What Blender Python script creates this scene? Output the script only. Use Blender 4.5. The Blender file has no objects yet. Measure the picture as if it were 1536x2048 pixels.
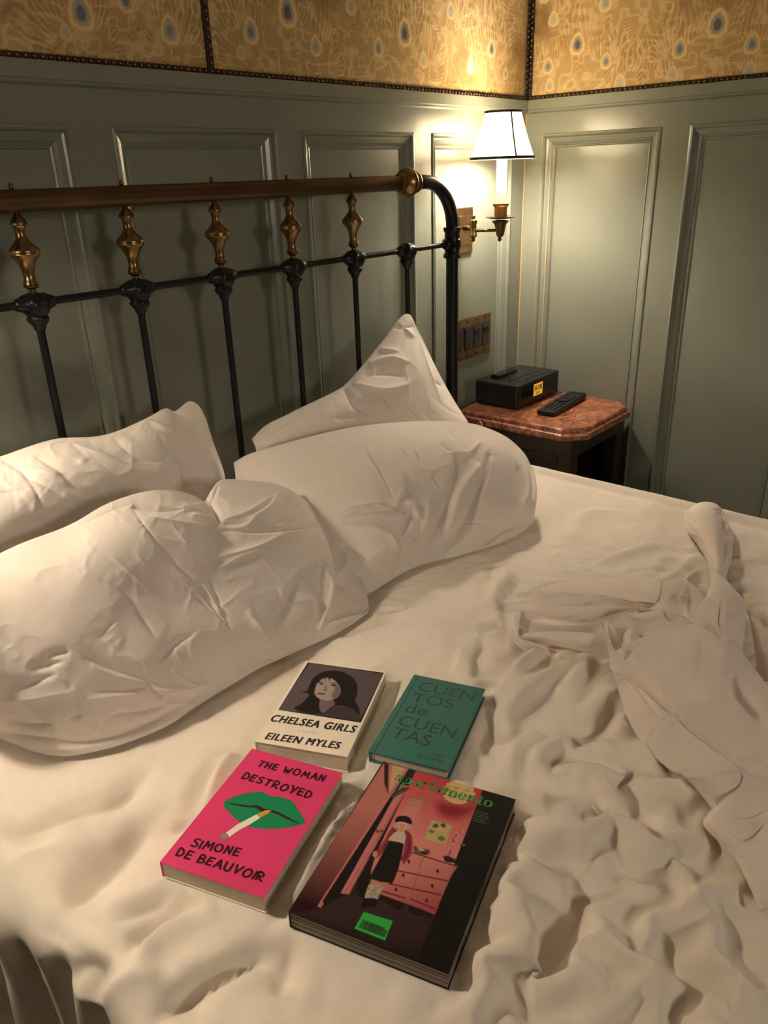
import bpy, bmesh, math, random
import numpy as np
from mathutils import Matrix, Vector

SC = bpy.context.scene
COL = SC.collection
PI = math.pi
BZ = 0.60                                   # height of the bed's top above the floor
# ------------------------------------------------------------------ camera
FPX = 1545.0
YAW, PITCH, ROLL = (math.radians(a) for a in (48.5, 23.6, -1.97))
CP = np.array([0.0, 0.0, BZ + 0.71])
_f = np.array([math.sin(YAW)*math.cos(PITCH), math.cos(YAW)*math.cos(PITCH), -math.sin(PITCH)])
_r = np.array([math.cos(YAW), -math.sin(YAW), 0.0]); _u = np.cross(_r, _f)
CR = math.cos(ROLL)*_r + math.sin(ROLL)*_u
CU = -math.sin(ROLL)*_r + math.cos(ROLL)*_u
cam = bpy.data.cameras.new('camera'); camo = bpy.data.objects.new('camera', cam); COL.objects.link(camo)
cam.sensor_fit = 'VERTICAL'; cam.sensor_height = 36.0; cam.lens = 36.0*FPX/2048.0
cam.clip_start = 0.02
camo.matrix_world = Matrix(((CR[0], CU[0], -_f[0], CP[0]), (CR[1], CU[1], -_f[1], CP[1]), (CR[2], CU[2], -_f[2], CP[2]), (0, 0, 0, 1)))
SC.camera = camo
# ------------------------------------------------------------------ world and exposure
W = bpy.data.worlds.new('world'); SC.world = W; W.use_nodes = True
W.node_tree.nodes['Background'].inputs[0].default_value = (0.8, 0.85, 1.0, 1)
W.node_tree.nodes['Background'].inputs[1].default_value = 0.0
SC.view_settings.view_transform = 'Standard'; SC.view_settings.look = 'None'
SC.view_settings.exposure = 0.0; SC.view_settings.gamma = 1.0; SC.view_settings.use_curve_mapping = False
LAMP_W, LAMP_W_LEFT = 25.0, 22.5
LAMP_COL = (1.0, 0.85, 0.685)
fl = bpy.data.lights.new('fill_light', 'AREA'); fl.shape = 'DISK'; fl.size = 0.5; fl.energy = 17.0; fl.color = LAMP_COL  # added fill behind the camera, brightening the pillow fronts; not a real fixture
flo = bpy.data.objects.new('fill_light', fl); COL.objects.link(flo); flo.location = (0.55, -2.2, 1.65); flo.rotation_euler = Vector((0.3, 3.1, -0.85)).to_track_quat('-Z', 'Y').to_euler()
SC.cycles.max_bounces = 8; SC.cycles.diffuse_bounces = 5; SC.cycles.sample_clamp_indirect = 0.0

# ------------------------------------------------------------------ helpers
def ray(u, v): return (u-768)/FPX*CR + (1024-v)/FPX*CU + _f
def at(u, v, x=None, y=None, z=None):
    """where the photograph's pixel meets the plane x=, y= or z="""
    d = ray(u, v)
    k, c = (0, x) if x is not None else (1, y) if y is not None else (2, z)
    return CP + d*((c-CP[k])/d[k])
def project(P):
    d = np.asarray(P)-CP
    w = d @ _f
    return 768+FPX*(d @ CR)/w, 1024-FPX*(d @ CU)/w

ORG = {}
def thing(name, label, cat, loc, group=None):
    o = bpy.data.objects.new(name, None); COL.objects.link(o); o.location = loc; o.empty_display_size = 0.05
    o['label'] = label; o['category'] = cat
    if group: o['group'] = group
    ORG[o.name] = np.array(loc, float)
    return o
def tag(o, label, cat, group=None):
    o['label'] = label; o['category'] = cat
    if group: o['group'] = group
    return o
def ob(name, verts, faces, mat, parent=None, smooth=False, loc=None, sharp=None):
    """mesh object from world-space vertices; under a parent it keeps the thing's origin"""
    V = np.asarray(verts, float).reshape(-1, 3)
    org = ORG[parent.name] if parent is not None else (np.array(loc, float) if loc is not None else np.zeros(3))
    me = bpy.data.meshes.new(name)
    me.from_pydata((V-org).tolist() if len(V) < 40000 else (V-org), [], faces if isinstance(faces, list) else faces.tolist())
    me.update()
    if smooth: me.polygons.foreach_set('use_smooth', np.ones(len(me.polygons), bool))
    if sharp is not None and smooth:
        try: me.set_sharp_from_angle(angle=math.radians(sharp))
        except Exception: pass
    for m in (mat if isinstance(mat, (list, tuple)) else [mat]): me.materials.append(m)
    o = bpy.data.objects.new(name, me); COL.objects.link(o)
    if parent is not None: o.parent = parent; ORG[o.name] = org
    else: o.location = org; ORG[o.name] = org
    return o
def struct(name, verts, faces, mat, **k):
    o = ob(name, verts, faces, mat, **k); o['kind'] = 'structure'; return o
def copyob(o, d, parent):
    """copy sharing mesh data, shifted by d"""
    c = o.copy(); COL.objects.link(c); c.parent = parent; c.location = Vector(o.location)+Vector(d); return c

class MB:
    def __init__(s): s.v = []; s.f = []
    def add(s, V, F):
        n = len(s.v); s.v += [tuple(p) for p in V]; s.f += [tuple(i+n for i in q) for q in F]; return s
    def box(s, lo, hi, bev=0.0):
        bm = bmesh.new(); bmesh.ops.create_cube(bm, size=1.0)
        lo = np.array(lo, float); hi = np.array(hi, float)
        for v in bm.verts: v.co = Vector((lo+hi)/2 + np.array(v.co)*(hi-lo))
        if bev: bmesh.ops.bevel(bm, geom=list(bm.edges), offset=bev, segments=2, affect='EDGES', profile=0.5)
        s.bm(bm); return s
    def bm(s, bm):
        bm.verts.index_update()
        s.add([tuple(v.co) for v in bm.verts], [tuple(v.index for v in f.verts) for f in bm.faces]); bm.free(); return s
    def lathe(s, prof, org, axis='z', n=20, wob=None):
        """prof: (radius, height) pairs along the axis from org"""
        V = []
        for r, h in prof:
            for k in range(n):
                a = 2*PI*k/n; rr = r*(wob(a, h) if wob else 1)
                c, d = rr*math.cos(a), rr*math.sin(a)
                V.append({'z': (c, d, h), 'x': (h, c, d), 'y': (d, h, c)}[axis])
        V = np.array(V)+np.array(org, float)
        F = [(i*n+k, i*n+(k+1) % n, (i+1)*n+(k+1) % n, (i+1)*n+k) for i in range(len(prof)-1) for k in range(n)]
        F += [tuple(range(n))[::-1], tuple((len(prof)-1)*n+k for k in range(n))]
        return s.add(V, F)
    def tube(s, path, r, n=14):
        P = np.array(path, float); m = len(P)
        T = np.gradient(P, axis=0); T /= np.linalg.norm(T, axis=1)[:, None]
        up = np.array([0.0, 1.0, 0.0]) if abs(T[0][1]) < 0.9 else np.array([1.0, 0, 0])
        V = []; rr = np.broadcast_to(r, (m,)); a = np.cross(T[0], up)
        for i in range(m):
            a = a-(a @ T[i])*T[i]; a /= np.linalg.norm(a); b = np.cross(T[i], a)
            for k in range(n):
                t = 2*PI*k/n; V.append(P[i]+rr[i]*(math.cos(t)*a+math.sin(t)*b))
        F = [(i*n+k, i*n+(k+1) % n, (i+1)*n+(k+1) % n, (i+1)*n+k) for i in range(m-1) for k in range(n)]
        F += [tuple(range(n))[::-1], tuple((m-1)*n+k for k in range(n))]
        return s.add(V, F)
    def prism(s, poly, z0, z1):
        n = len(poly)
        V = [(x, y, z0) for x, y in poly]+[(x, y, z1) for x, y in poly]
        F = [tuple(range(n))[::-1], tuple(range(n, 2*n))]+[(k, (k+1) % n, n+(k+1) % n, n+k) for k in range(n)]
        return s.add(V, F)
    def ob(s, name, mat, parent=None, **k): return ob(name, s.v, s.f, mat, parent, **k)
    def struct(s, name, mat, **k): return struct(name, s.v, s.f, mat, **k)

# ------------------------------------------------------------------ noise and folds (numpy)
RNG = np.random.RandomState(7)
_G = RNG.rand(256, 256)
def vnoise(x, y, seed=0):
    x = np.asarray(x, float)+seed*17.31; y = np.asarray(y, float)+seed*9.77
    xi = np.floor(x).astype(int); yi = np.floor(y).astype(int); fx = x-xi; fy = y-yi
    fx = fx*fx*fx*(fx*(fx*6-15)+10); fy = fy*fy*fy*(fy*(fy*6-15)+10)
    g = lambda a, b: _G[a % 256, b % 256]
    return (g(xi, yi)*(1-fx)+g(xi+1, yi)*fx)*(1-fy)+(g(xi, yi+1)*(1-fx)+g(xi+1, yi+1)*fx)*fy
def fbm(x, y, o=4, seed=0):
    s = 0; a = 0.5; t = 0
    for k in range(o): s = s+a*vnoise(x*2**k, y*2**k, seed+k*3); t += a; a *= 0.5
    return s/t
def ridged(x, y, seed=0):
    return 1-np.abs(2*vnoise(x, y, seed)-1)
def catmull(P, n):
    """resample rows of P (k, ...) to n samples through the points"""
    P = np.asarray(P, float); k = len(P)
    t = np.linspace(0, k-1, n); i = np.clip(np.floor(t).astype(int), 0, k-2); f = (t-i)
    Q = np.concatenate([[2*P[0]-P[1]], P, [2*P[-1]-P[-2]]])
    f = f.reshape((-1,)+(1,)*(P.ndim-1)); a, b, c, d = Q[i], Q[i+1], Q[i+2], Q[i+3]
    return 0.5*(2*b+(c-a)*f+(2*a-5*b+4*c-d)*f**2+(3*b-a-3*c+d)*f**3)
def smoothline(pts, n=0):
    pts = np.asarray(pts, float)
    return catmull(pts, max(n, len(pts)*6)) if len(pts) > 2 else pts
def stroke_disp(X, Y, strokes, scale=1.0):
    """sum of cloth folds: each stroke = (polyline, width_left, width_right, amplitude[, sharp])"""
    D = np.zeros_like(X)
    for st in strokes:
        pts, wl, wr, amp = st[:4]; sharp = st[4] if len(st) > 4 else 1.0
        L = smoothline(pts); R = 3.2*max(wl, wr)
        m = (X > L[:, 0].min()-R) & (X < L[:, 0].max()+R) & (Y > L[:, 1].min()-R) & (Y < L[:, 1].max()+R)
        idx = np.nonzero(m)
        if not len(idx[0]): continue
        x = X[idx]; y = Y[idx]
        best = np.full(x.shape, 1e9); sg = np.zeros_like(x); tt = np.zeros_like(x)
        seg = np.linalg.norm(np.diff(L, axis=0), axis=1); cum = np.concatenate([[0], np.cumsum(seg)]); tot = max(cum[-1], 1e-9)
        for k in range(len(L)-1):
            a = L[k]; b = L[k+1]; d = b-a; l2 = max(d @ d, 1e-12)
            t = np.clip(((x-a[0])*d[0]+(y-a[1])*d[1])/l2, 0, 1)
            ex = x-(a[0]+t*d[0]); ey = y-(a[1]+t*d[1]); q = ex*ex+ey*ey
            w = q < best
            best[w] = q[w]; sg[w] = (d[0]*ey-d[1]*ex)[w]; tt[w] = ((cum[k]+t*seg[k])/tot)[w]
        dist = np.sqrt(best); wid = np.where(sg > 0, wl, wr)
        taper = np.clip(np.sin(PI*np.clip(tt, 0, 1)), 0, 1)**0.6
        q = dist/wid
        prof = np.exp(-(q**2)) if sharp == 1.0 else np.exp(-(np.sqrt(q*q+0.02)-0.141)*1.5)
        D[idx] += amp*prof*(0.15+0.85*taper)*np.where((tt <= 0) | (tt >= 1), np.exp(-q*q), 1)
    return D
def grid_faces(n, m, off=0, flip=False):
    i = np.arange(n-1)[:, None]*m+np.arange(m-1)[None, :]
    F = np.stack([i, i+1, i+m+1, i+m], -1).reshape(-1, 4)+off
    return F[:, ::-1] if flip else F
def grid_normals(P):
    du = np.gradient(P, axis=1); dv = np.gradient(P, axis=0)
    N = np.cross(du, dv); N /= np.linalg.norm(N, axis=-1, keepdims=True)+1e-12
    return N

def relax(P, ru, rv, iters, pin=None, bend=.1, floor=None, grav=0.0, push=None, mom=.75):
    """cloth solver on a grid: lets the points settle so that every edge keeps its rest length (axis 1: ru, axis 0: rv)"""
    X = P.astype(np.float32).copy(); X0 = X.copy(); Xp = X.copy(); ru = ru.astype(np.float32); rv = rv.astype(np.float32)
    rd = np.sqrt(.25*(ru[:-1]+ru[1:])**2+.25*(rv[:, :-1]+rv[:, 1:])**2)
    for it in range(iters):
        C = np.zeros_like(X)
        def lk(a, b, r, k):
            d = X[b]-X[a]; l = np.sqrt((d*d).sum(-1))+1e-9
            d *= (.5*k*(1-r/l))[..., None]; C[a] += d; C[b] -= d
        A = slice(None); f = slice(0, -1); g = slice(1, None)
        lk((A, f), (A, g), ru, 1); lk((f, A), (g, A), rv, 1); lk((f, f), (g, g), rd, .35); lk((f, g), (g, f), rd, .35)
        for ax in (0, 1):
            Y = X if ax == 1 else X.transpose(1, 0, 2); Z = C if ax == 1 else C.transpose(1, 0, 2)
            o = (Y[:, 1:-1]-.5*(Y[:, :-2]+Y[:, 2:]))*bend
            Z[:, 1:-1] -= o; Z[:, :-2] += .5*o; Z[:, 2:] += .5*o
        Xn = X+.36*C+mom*(X-Xp)*(1-it/iters*.5); Xn[..., 2] -= grav
        if push is not None: Xn += push
        if floor is not None: Xn[..., 2] = np.maximum(Xn[..., 2], floor)
        if pin is not None: Xn = Xn*(1-pin[..., None])+X0*pin[..., None]
        Xp, X = X, Xn.astype(np.float32)
    return X.astype(float)
def blur(A, k):
    """k passes of a small box blur"""
    for _ in range(k):
        B = np.pad(A, 1, mode='edge'); A = (B[:-2, 1:-1]+B[2:, 1:-1]+B[1:-1, :-2]+B[1:-1, 2:]+2*B[1:-1, 1:-1])/6
    return A
def resample(A, r, c):
    """bicubic values of grid A at fractional rows r and columns c (1-D)"""
    def ax(A, t):
        k = A.shape[0]; i = np.clip(np.floor(t).astype(int), 0, k-2); f = np.clip(t-i, 0, 1)
        q = lambda j: A[np.clip(i+j, 0, k-1)]
        f = f.reshape((-1,)+(1,)*(A.ndim-1)); a, b, cc, d = q(-1), q(0), q(1), q(2)
        return .5*(2*b+(cc-a)*f+(2*a-5*b+4*cc-d)*f**2+(3*b-a-3*cc+d)*f**3)
    return np.swapaxes(ax(np.swapaxes(ax(A, r), 0, 1), c), 0, 1)

# ------------------------------------------------------------------ materials
def srgb(r, g, b):
    return tuple(((c/255)/12.92 if c/255 <= 0.04045 else ((c/255+0.055)/1.055)**2.4) for c in (r, g, b))
def mat(name, col, rough=0.5, metal=0.0, bump=0.0, bscale=200.0, var=0.0, vscale=5.0, coat=0.0, spec=0.5, sheen=0.0, col2=None):
    m = bpy.data.materials.new(name); m.use_nodes = True; nt = m.node_tree; p = nt.nodes['Principled BSDF']
    p.inputs['Base Color'].default_value = (*col, 1); p.inputs['Roughness'].default_value = rough
    p.inputs['Metallic'].default_value = metal; p.inputs['Specular IOR Level'].default_value = spec
    p.inputs['Coat Weight'].default_value = coat; p.inputs['Sheen Weight'].default_value = sheen
    tc = nt.nodes.new('ShaderNodeTexCoord')
    if var or col2:
        n = nt.nodes.new('ShaderNodeTexNoise'); n.inputs['Scale'].default_value = vscale; n.inputs['Detail'].default_value = 6
        nt.links.new(tc.outputs['Object'], n.inputs['Vector'])
        r = nt.nodes.new('ShaderNodeValToRGB')
        c2 = col2 if col2 else tuple(c*(1-var) for c in col)
        r.color_ramp.elements[0].color = (*c2, 1); r.color_ramp.elements[1].color = (*col, 1)
        r.color_ramp.elements[0].position = 0.35; r.color_ramp.elements[1].position = 0.65
        nt.links.new(n.outputs['Fac'], r.inputs['Fac']); nt.links.new(r.outputs['Color'], p.inputs['Base Color'])
    if bump:
        n2 = nt.nodes.new('ShaderNodeTexNoise'); n2.inputs['Scale'].default_value = bscale; n2.inputs['Detail'].default_value = 3
        nt.links.new(tc.outputs['Object'], n2.inputs['Vector'])
        b = nt.nodes.new('ShaderNodeBump'); b.inputs['Strength'].default_value = bump; b.inputs['Distance'].default_value = 0.002
        nt.links.new(n2.outputs['Fac'], b.inputs['Height']); nt.links.new(b.outputs['Normal'], p.inputs['Normal'])
    return m
def attr_mat(name, rough=0.6, spec=0.3, coat=0.0):
    m = bpy.data.materials.new(name); m.use_nodes = True; nt = m.node_tree; p = nt.nodes['Principled BSDF']
    a = nt.nodes.new('ShaderNodeVertexColor'); a.layer_name = 'print'
    nt.links.new(a.outputs['Color'], p.inputs['Base Color'])
    p.inputs['Roughness'].default_value = rough; p.inputs['Specular IOR Level'].default_value = spec; p.inputs['Coat Weight'].default_value = coat
    return m
def set_print(o, rgb):
    a = o.data.color_attributes.new('print', 'FLOAT_COLOR', 'POINT')
    c = np.ones((len(o.data.vertices), 4), np.float32); c[:, :3] = rgb.reshape(-1, 3); a.data.foreach_set('color', c.ravel())

M = {}
M['paint'] = mat('sage_paint', (0.205, 0.22, 0.178), 0.26, bump=0.05, bscale=60, var=0.06, vscale=3, spec=0.5)
M['plain'] = mat('plaster', (0.42, 0.36, 0.26), 0.8)
M['ceil'] = mat('ceiling_paint', (0.45, 0.42, 0.36), 0.9)
M['carpet'] = mat('dark_carpet', (0.05, 0.04, 0.035), 0.95, bump=0.5, bscale=400)
M['brass'] = mat('aged_brass', (0.30, 0.205, 0.095), 0.30, 1.0, bump=0.03, bscale=50, col2=(0.19, 0.12, 0.05), vscale=25)
M['railbrass'] = mat('dull_bronze_rail', (0.15, 0.098, 0.05), 0.42, 1.0, bump=0.03, bscale=50, col2=(0.11, 0.068, 0.032), vscale=12)
M['brassdark'] = mat('dark_brass', (0.22, 0.14, 0.06), 0.38, 1.0, col2=(0.14, 0.085, 0.04), vscale=30)
M['copper'] = mat('antique_brass_plate', (0.40, 0.25, 0.13), 0.35, 1.0, col2=(0.26, 0.15, 0.075), vscale=40)
M['iron'] = mat('black_iron', (0.006, 0.0065, 0.007), 0.33, 0.0, bump=0.05, bscale=80, spec=.35)
M['nail'] = mat('nailhead_brass', (0.12, 0.078, 0.042), 0.35, 1.0)
M['nailstrip'] = mat('dark_gimp', (0.03, 0.018, 0.01), 0.7)
M['linen'] = mat('white_cotton', (0.80, 0.74, 0.68), 0.85, bump=0.06, bscale=900, spec=0.15, sheen=0.15)
M['linen2'] = mat('white_cotton_sheet', (0.80, 0.735, 0.65), 0.85, bump=0.06, bscale=900, spec=0.15, sheen=0.15)
M['linen3'] = mat('pinkish_cotton', (0.80, 0.72, 0.655), 0.85, bump=0.05, bscale=900, spec=0.15, sheen=0.15)
M['wood'] = mat('dark_wood', (0.030, 0.018, 0.012), 0.4, col2=(0.018, 0.011, 0.008), vscale=14, bump=0.1, bscale=60)
M['blackplastic'] = mat('black_plastic', (0.010, 0.010, 0.011), 0.38, bump=0.08, bscale=700)
M['blackgloss'] = mat('black_gloss', (0.008, 0.008, 0.009), 0.12)
M['greykey'] = mat('dark_grey_key', (0.035, 0.035, 0.037), 0.5)
M['mattress'] = mat('mattress_ticking', (0.6, 0.56, 0.5), 0.9)
M['candle'] = mat('ivory_candle_tube', (0.60, 0.50, 0.29), 0.45, spec=0.4)
M['ribbon'] = mat('brown_ribbon', (0.035, 0.026, 0.018), 0.7)
M['cord_w'] = mat('white_cord', (0.6, 0.57, 0.5), 0.5)
M['caulk'] = mat('aged_caulk', (0.42, 0.30, 0.14), 0.6)
M['ink'] = mat('black_ink', (0.010, 0.009, 0.010), 0.6)

# ================================================================== the setting
WX, WY, FX, FY, CZ = 2.24, 1.36, -1.9, -2.7, 2.55
CAPZ = BZ+0.897
MB().box((FX-.1, FY-.1, -0.05), (WX+.1, WY+.1, 0)).struct('floor', M['carpet'])
MB().box((FX-.1, FY-.1, CZ), (WX+.1, WY+.1, CZ+.05)).struct('ceiling', M['ceil'])
MB().box((FX-.1, FY-.1, 0), (FX, WY+.1, CZ)).struct('wall_left', M['plain'])
MB().box((FX, FY-.1, 0), (WX+.1, FY, CZ)).struct('wall_front', M['plain'])
wall_b = MB().box((FX, WY+.024, 0), (WX+.1, WY+.1, CZ)).struct('wall_back', M['plain'])
wall_r = MB().box((WX+.024, FY, 0), (WX+.1, WY+.024, CZ)).struct('wall_right', M['plain'])

PT, PB = BZ+0.8045, 0.27                     # panel openings: top and bottom
PROF = [(0, 0), (.0015, .0035), (.006, .0045), (.009, .002), (.0115, -.004), (.016, -.0055), (.024, -.0095), (.029, -.0145), (.031, -.0155), (.033, -.0135), (.036, -.0145), (.0385, -.018)]
def wall_frame(side, spans, lo, hi, parent):
    """one panelled wall: rails, stiles, moulded recessed panels; t runs along the wall, d out of it"""
    def pt(t, d, z): return (t, WY-d, z) if side == 'back' else (WX-d, t, z)
    def slab(name, t0, t1, z0, z1, d0, d1, bev=0):
        a = pt(t0, d0, z0); b = pt(t1, d1, z1)
        return MB().box(np.minimum(a, b), np.maximum(a, b), bev).ob(name, M['paint'], parent)
    slab('rail', lo, hi, PT, CAPZ-.028, -.022, 0); slab('rail', lo, hi, 0, PB, -.022, 0)
    edges = [lo]+[e for s in spans for e in s]+[hi]
    for a, b in zip(edges[::2], edges[1::2]):
        if b-a > .002: slab('stile', a, b, PB, PT, -.022, 0)
    for a, b in spans:
        slab('panel', a+.03, b-.03, PB+.03, PT-.03, -.023, -.0178)
        mb = MB(); V = []
        for s, d in PROF:
            V += [pt(a+s, d, PB+s), pt(b-s, d, PB+s), pt(b-s, d, PT-s), pt(a+s, d, PT-s)]
        n = len(PROF)
        mb.add(V, [(i*4+k, i*4+(k+1) % 4, (i+1)*4+(k+1) % 4, (i+1)*4+k) for i in range(n-1) for k in range(4)])
        mb.ob('panel_moulding', M['paint'], parent)
    # cap strip with a bead under it
    cp = [(-.022, 0), (.010, 0), (.0115, -.0015), (.0115, -.026), (.010, -.0275), (.0085, -.0285), (.0085, -.032), (.006, -.034), (0, -.036), (-.022, -.036)]
    V = [pt(t, d, CAPZ+z) for t in (lo, hi) for d, z in cp]; n = len(cp)
    MB().add(V, [(k, (k+1) % n, n+(k+1) % n, n+k) for k in range(n)]+[tuple(range(n)), tuple(range(n, 2*n))[::-1]]).ob('cap_rail', M['paint'], parent)
    slab('skirting', lo, hi, 0, .14, 0, .014, .003)
spB = [(1.307+.4670*k, 1.307+.4670*k+.3925) for k in range(-6, 2)]
spR = [(1.3013-.361-.4375*k, 1.3013-.4375*k) for k in range(0, 9)]
wall_frame('back', spB, FX, WX, wall_b)
wall_frame('right', spR[::-1], FY, WY, wall_r)

MB().box((WX-.0035, WY-.0035, .14), (WX, WY, CAPZ-.03)).ob('corner_caulk', M['caulk'], wall_b)
MB().box((WX-.0012, spR[0][1]-.0005, PB), (WX, spR[0][1]+.0012, PT)).ob('caulk_line', M['caulk'], wall_r)
MB().box((WX-.0165, spR[0][1]-.040, PB+.04), (WX-.0145, spR[0][1]-.0375, PT-.04)).ob('caulk_line', M['caulk'], wall_r)
# ---- fabric wall covering with woven peacock feathers, upholstered between nail strips
SEAM = 1.079
def eyes_for(side):
    px = {'back': [(808, 65, 1.25, 1), (982, 97, .9, 1), (845, 120, .75, 0), (940, 130, .85, .3), (1010, 147, .6, .3), (573, 22, 1.25, 1), (500, 62, .95, .5), (630, 92, .8, .2), (755, 95, .85, .4), (160, 24, 1.15, .7), (338, 60, 1.0, .4), (700, 10, .8, .1), (250, 0, .8, .6), (900, 20, .8, .1), (130, 65, .5, 0), (480, 105, .5, 0)],
          'right': [(1156, 88, 1.1, 1), (1213, 122, .8, .5), (1097, 132, .85, .5), (1436, 47, 1.3, 1), (1360, 97, .95, .6), (1505, 87, .95, .5), (1345, 150, .8, 0), (1108, 38, .75, 0), (1212, 5, .9, .2), (1240, 165, .8, 0), (1100, 170, .7, 0), (1500, 140, .8, 0), (1090, -10, .8, .2), (1300, -20, .9, .5)]}[side]
    E = []
    for u, v, s, b in px:
        p = at(u, v, y=WY) if side == 'back' else at(u, v, x=WX)
        E.append((p[0] if side == 'back' else p[1], p[2], s*.0235, b))
    return E
def damask(T, Z, E):
    """woven feather ground: colour and relief for wall coordinates"""
    base = np.array(srgb(150, 122, 76)); hi = np.array(srgb(206, 180, 130)); lo = np.array(srgb(112, 86, 48))
    best = np.full(T.shape, 1e9); ph = np.zeros_like(T); rad = np.zeros_like(T)
    wx = T+.012*(fbm(T*14, Z*14, 3, 5)-.5); wz = Z+.012*(fbm(T*14, Z*14, 3, 9)-.5)
    for t, z, r, b in E:
        dx = wx-t; dz = wz-z
        q = np.hypot(dx, dz*.62)/r
        a = np.arctan2(dx, dz+2.2*r)
        m = q < best
        best[m] = q[m]; ph[m] = (a*46+np.hypot(dx, dz)*120*np.sign(dx))[m]; rad[m] = q[m]
    line = np.sin(ph+9*fbm(T*40, Z*40, 3, 3))
    curl = ridged(T*55+3*fbm(T*9, Z*9, 2, 1), Z*55+3*fbm(T*9, Z*9, 2, 8), 2)
    f = np.clip(.5+.5*line, 0, 1)**1.3*.5+.5*np.clip((curl-.55)*2.2, 0, 1)
    patch = fbm(T*7, Z*7, 3, 21)
    f = np.clip(f*(.40+.95*patch)+.10, 0, 1)
    c = base[None, None]*(1-f[..., None])+hi*f[..., None]
    dk = np.clip((.42-patch)*3, 0, .6)[..., None]; c = c*(1-dk)+lo*dk
    relief = f*.0011
    for t, z, r, b in E:
        dx = (T-t)/r; dz = (Z-z)/r
        k = np.hypot(dx*(1.0+.28*np.clip(dz, -1, 2)), dz*.78)
        k = k+.03*np.sin(np.arctan2(dx, dz)*9)
        def blend(c, col, inner, soft=.1):
            w = np.clip((inner-k)/soft, 0, 1)[..., None]; return c*(1-w)+np.array(col)*w
        c = blend(c, srgb(190, 155, 95), 1.0, .2); c = blend(c, srgb(212, 190, 140), .86); c = blend(c, srgb(186, 158, 104), .68)
        g = np.array(srgb(176, 172, 150))*(1-b)+np.array(srgb(140, 142, 136))*b
        c = blend(c, g, .56)
        heart = np.hypot(dx*1.15, (dz+.05)*.85+.22*np.abs(dx))
        w = np.clip((.40-heart)/.08, 0, 1)[..., None]*min(1, .25+b)
        c = c*(1-w)+(np.array(srgb(120, 124, 122))*(1-b)+np.array(srgb(88, 92, 96))*b)*w
        relief = relief*(k > .95)+(k <= .95)*(.0006+.0004*np.cos(k*9))
    th = 1+.10*np.sin(T*2*PI/.0052)*np.sin(Z*2*PI/.0052)
    return c*th[..., None], relief
M['damask'] = attr_mat('peacock_weave', .7, .2)
M['goldcloth'] = mat('gold_weave', srgb(158, 121, 66), .6, bump=.3, bscale=150, col2=srgb(128, 94, 46), vscale=30)
def fabric(side, t0, t1, z0, z1, parent, cell=.0022):
    n, m = int((t1-t0)/cell), int((z1-z0)/cell)
    t = np.linspace(t0, t1, n); z = np.linspace(z0, z1, m); T, Z = np.meshgrid(t, z)
    E = eyes_for(side)
    for k in range(26):
        E.append((RNG.uniform(t0, t1), RNG.uniform(CAPZ+.27, z1), .03*RNG.uniform(.7, 1.2), RNG.rand()))
    c, rel = damask(T, Z, E)
    edge = np.minimum.reduce([T-t0, t1-T, Z-z0, np.full_like(T, .05)])
    d = .006*np.sqrt(np.clip(edge/.02, 0, 1))+rel-.004
    P = np.stack([T, WY-d, Z], -1) if side == 'back' else np.stack([WX-d, T, Z], -1)
    o = ob('fabric_panel', P.reshape(-1, 3), grid_faces(m, n, flip=(side == 'right')), M['damask'], parent, smooth=True)
    set_print(o, c)
ZF = CAPZ+.46
fabric('back', -.30, SEAM-.006, CAPZ+.004, ZF, wall_b); fabric('back', SEAM+.006, WX-.006, CAPZ+.004, ZF, wall_b)
fabric('right', -.20, WY-.006, CAPZ+.004, ZF, wall_r)
def plainslab(side, t0, t1, z0, z1, parent):
    a, b = ((t0, WY-.002, z0), (t1, WY+.024, z1)) if side == 'back' else ((WX-.002, t0, z0), (WX+.024, t1, z1))
    MB().box(a, b).ob('wall_cloth', M['goldcloth'], parent)
plainslab('back', FX, -.3, CAPZ, CZ, wall_b); plainslab('back', -.3, WX, ZF, CZ, wall_b)
plainslab('right', FY, -.2, CAPZ, CZ, wall_r); plainslab('right', -.2, WY, ZF, CZ, wall_r)
# dark gimp behind the nails
def strip(lo, hi, parent): MB().box(lo, hi, .001).ob('nail_strip', M['nailstrip'], parent)
strip((FX, WY-.004, CAPZ-.002), (WX, WY+.02, CAPZ+.010), wall_b); strip((WX-.004, FY, CAPZ-.002), (WX+.02, WY, CAPZ+.010), wall_r)
strip((SEAM-.007, WY-.003, CAPZ), (SEAM+.007, WY+.02, CZ), wall_b)
strip((WX-.016, WY-.003, CAPZ), (WX, WY+.02, CZ), wall_b); strip((WX-.003, WY-.016, CAPZ), (WX+.02, WY, CZ), wall_r)
def nail_mesh(ax):
    prof = [(.0058, 0), (.0058, .0012), (.0050, .0030), (.0034, .0043), (.0012, .0050)]
    mb = MB(); mb.lathe([(r, -h if ax != 'z' else h) for r, h in prof], (0, 0, 0), ax, 10); return mb
protoN = {}
def nail(side, t, z, parent, d=.003):
    p = (t, WY-d, z) if side == 'back' else (WX-d, t, z)
    if side not in protoN:
        o = nail_mesh('y' if side == 'back' else 'x').ob('nailhead', M['nail'], None, smooth=True); o.parent = parent; protoN[side] = o; o.location = p
    else:
        c = protoN[side].copy(); COL.objects.link(c); c.parent = parent; c.location = p
NS = .0142
for k in range(int((WX+.28)/NS)): nail('back', WX-.012-NS*k, CAPZ+.005, wall_b)
for k in range(int((WY+.18)/NS)): nail('right', WY-.012-NS*k, CAPZ+.005, wall_r)
for k in range(1, 19):
    nail('back', WX-.009, CAPZ+.005+NS*k, wall_b); nail('right', WY-.009, CAPZ+.012+NS*k, wall_r)
    nail('back', SEAM, CAPZ+.005+NS*k, wall_b)

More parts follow.
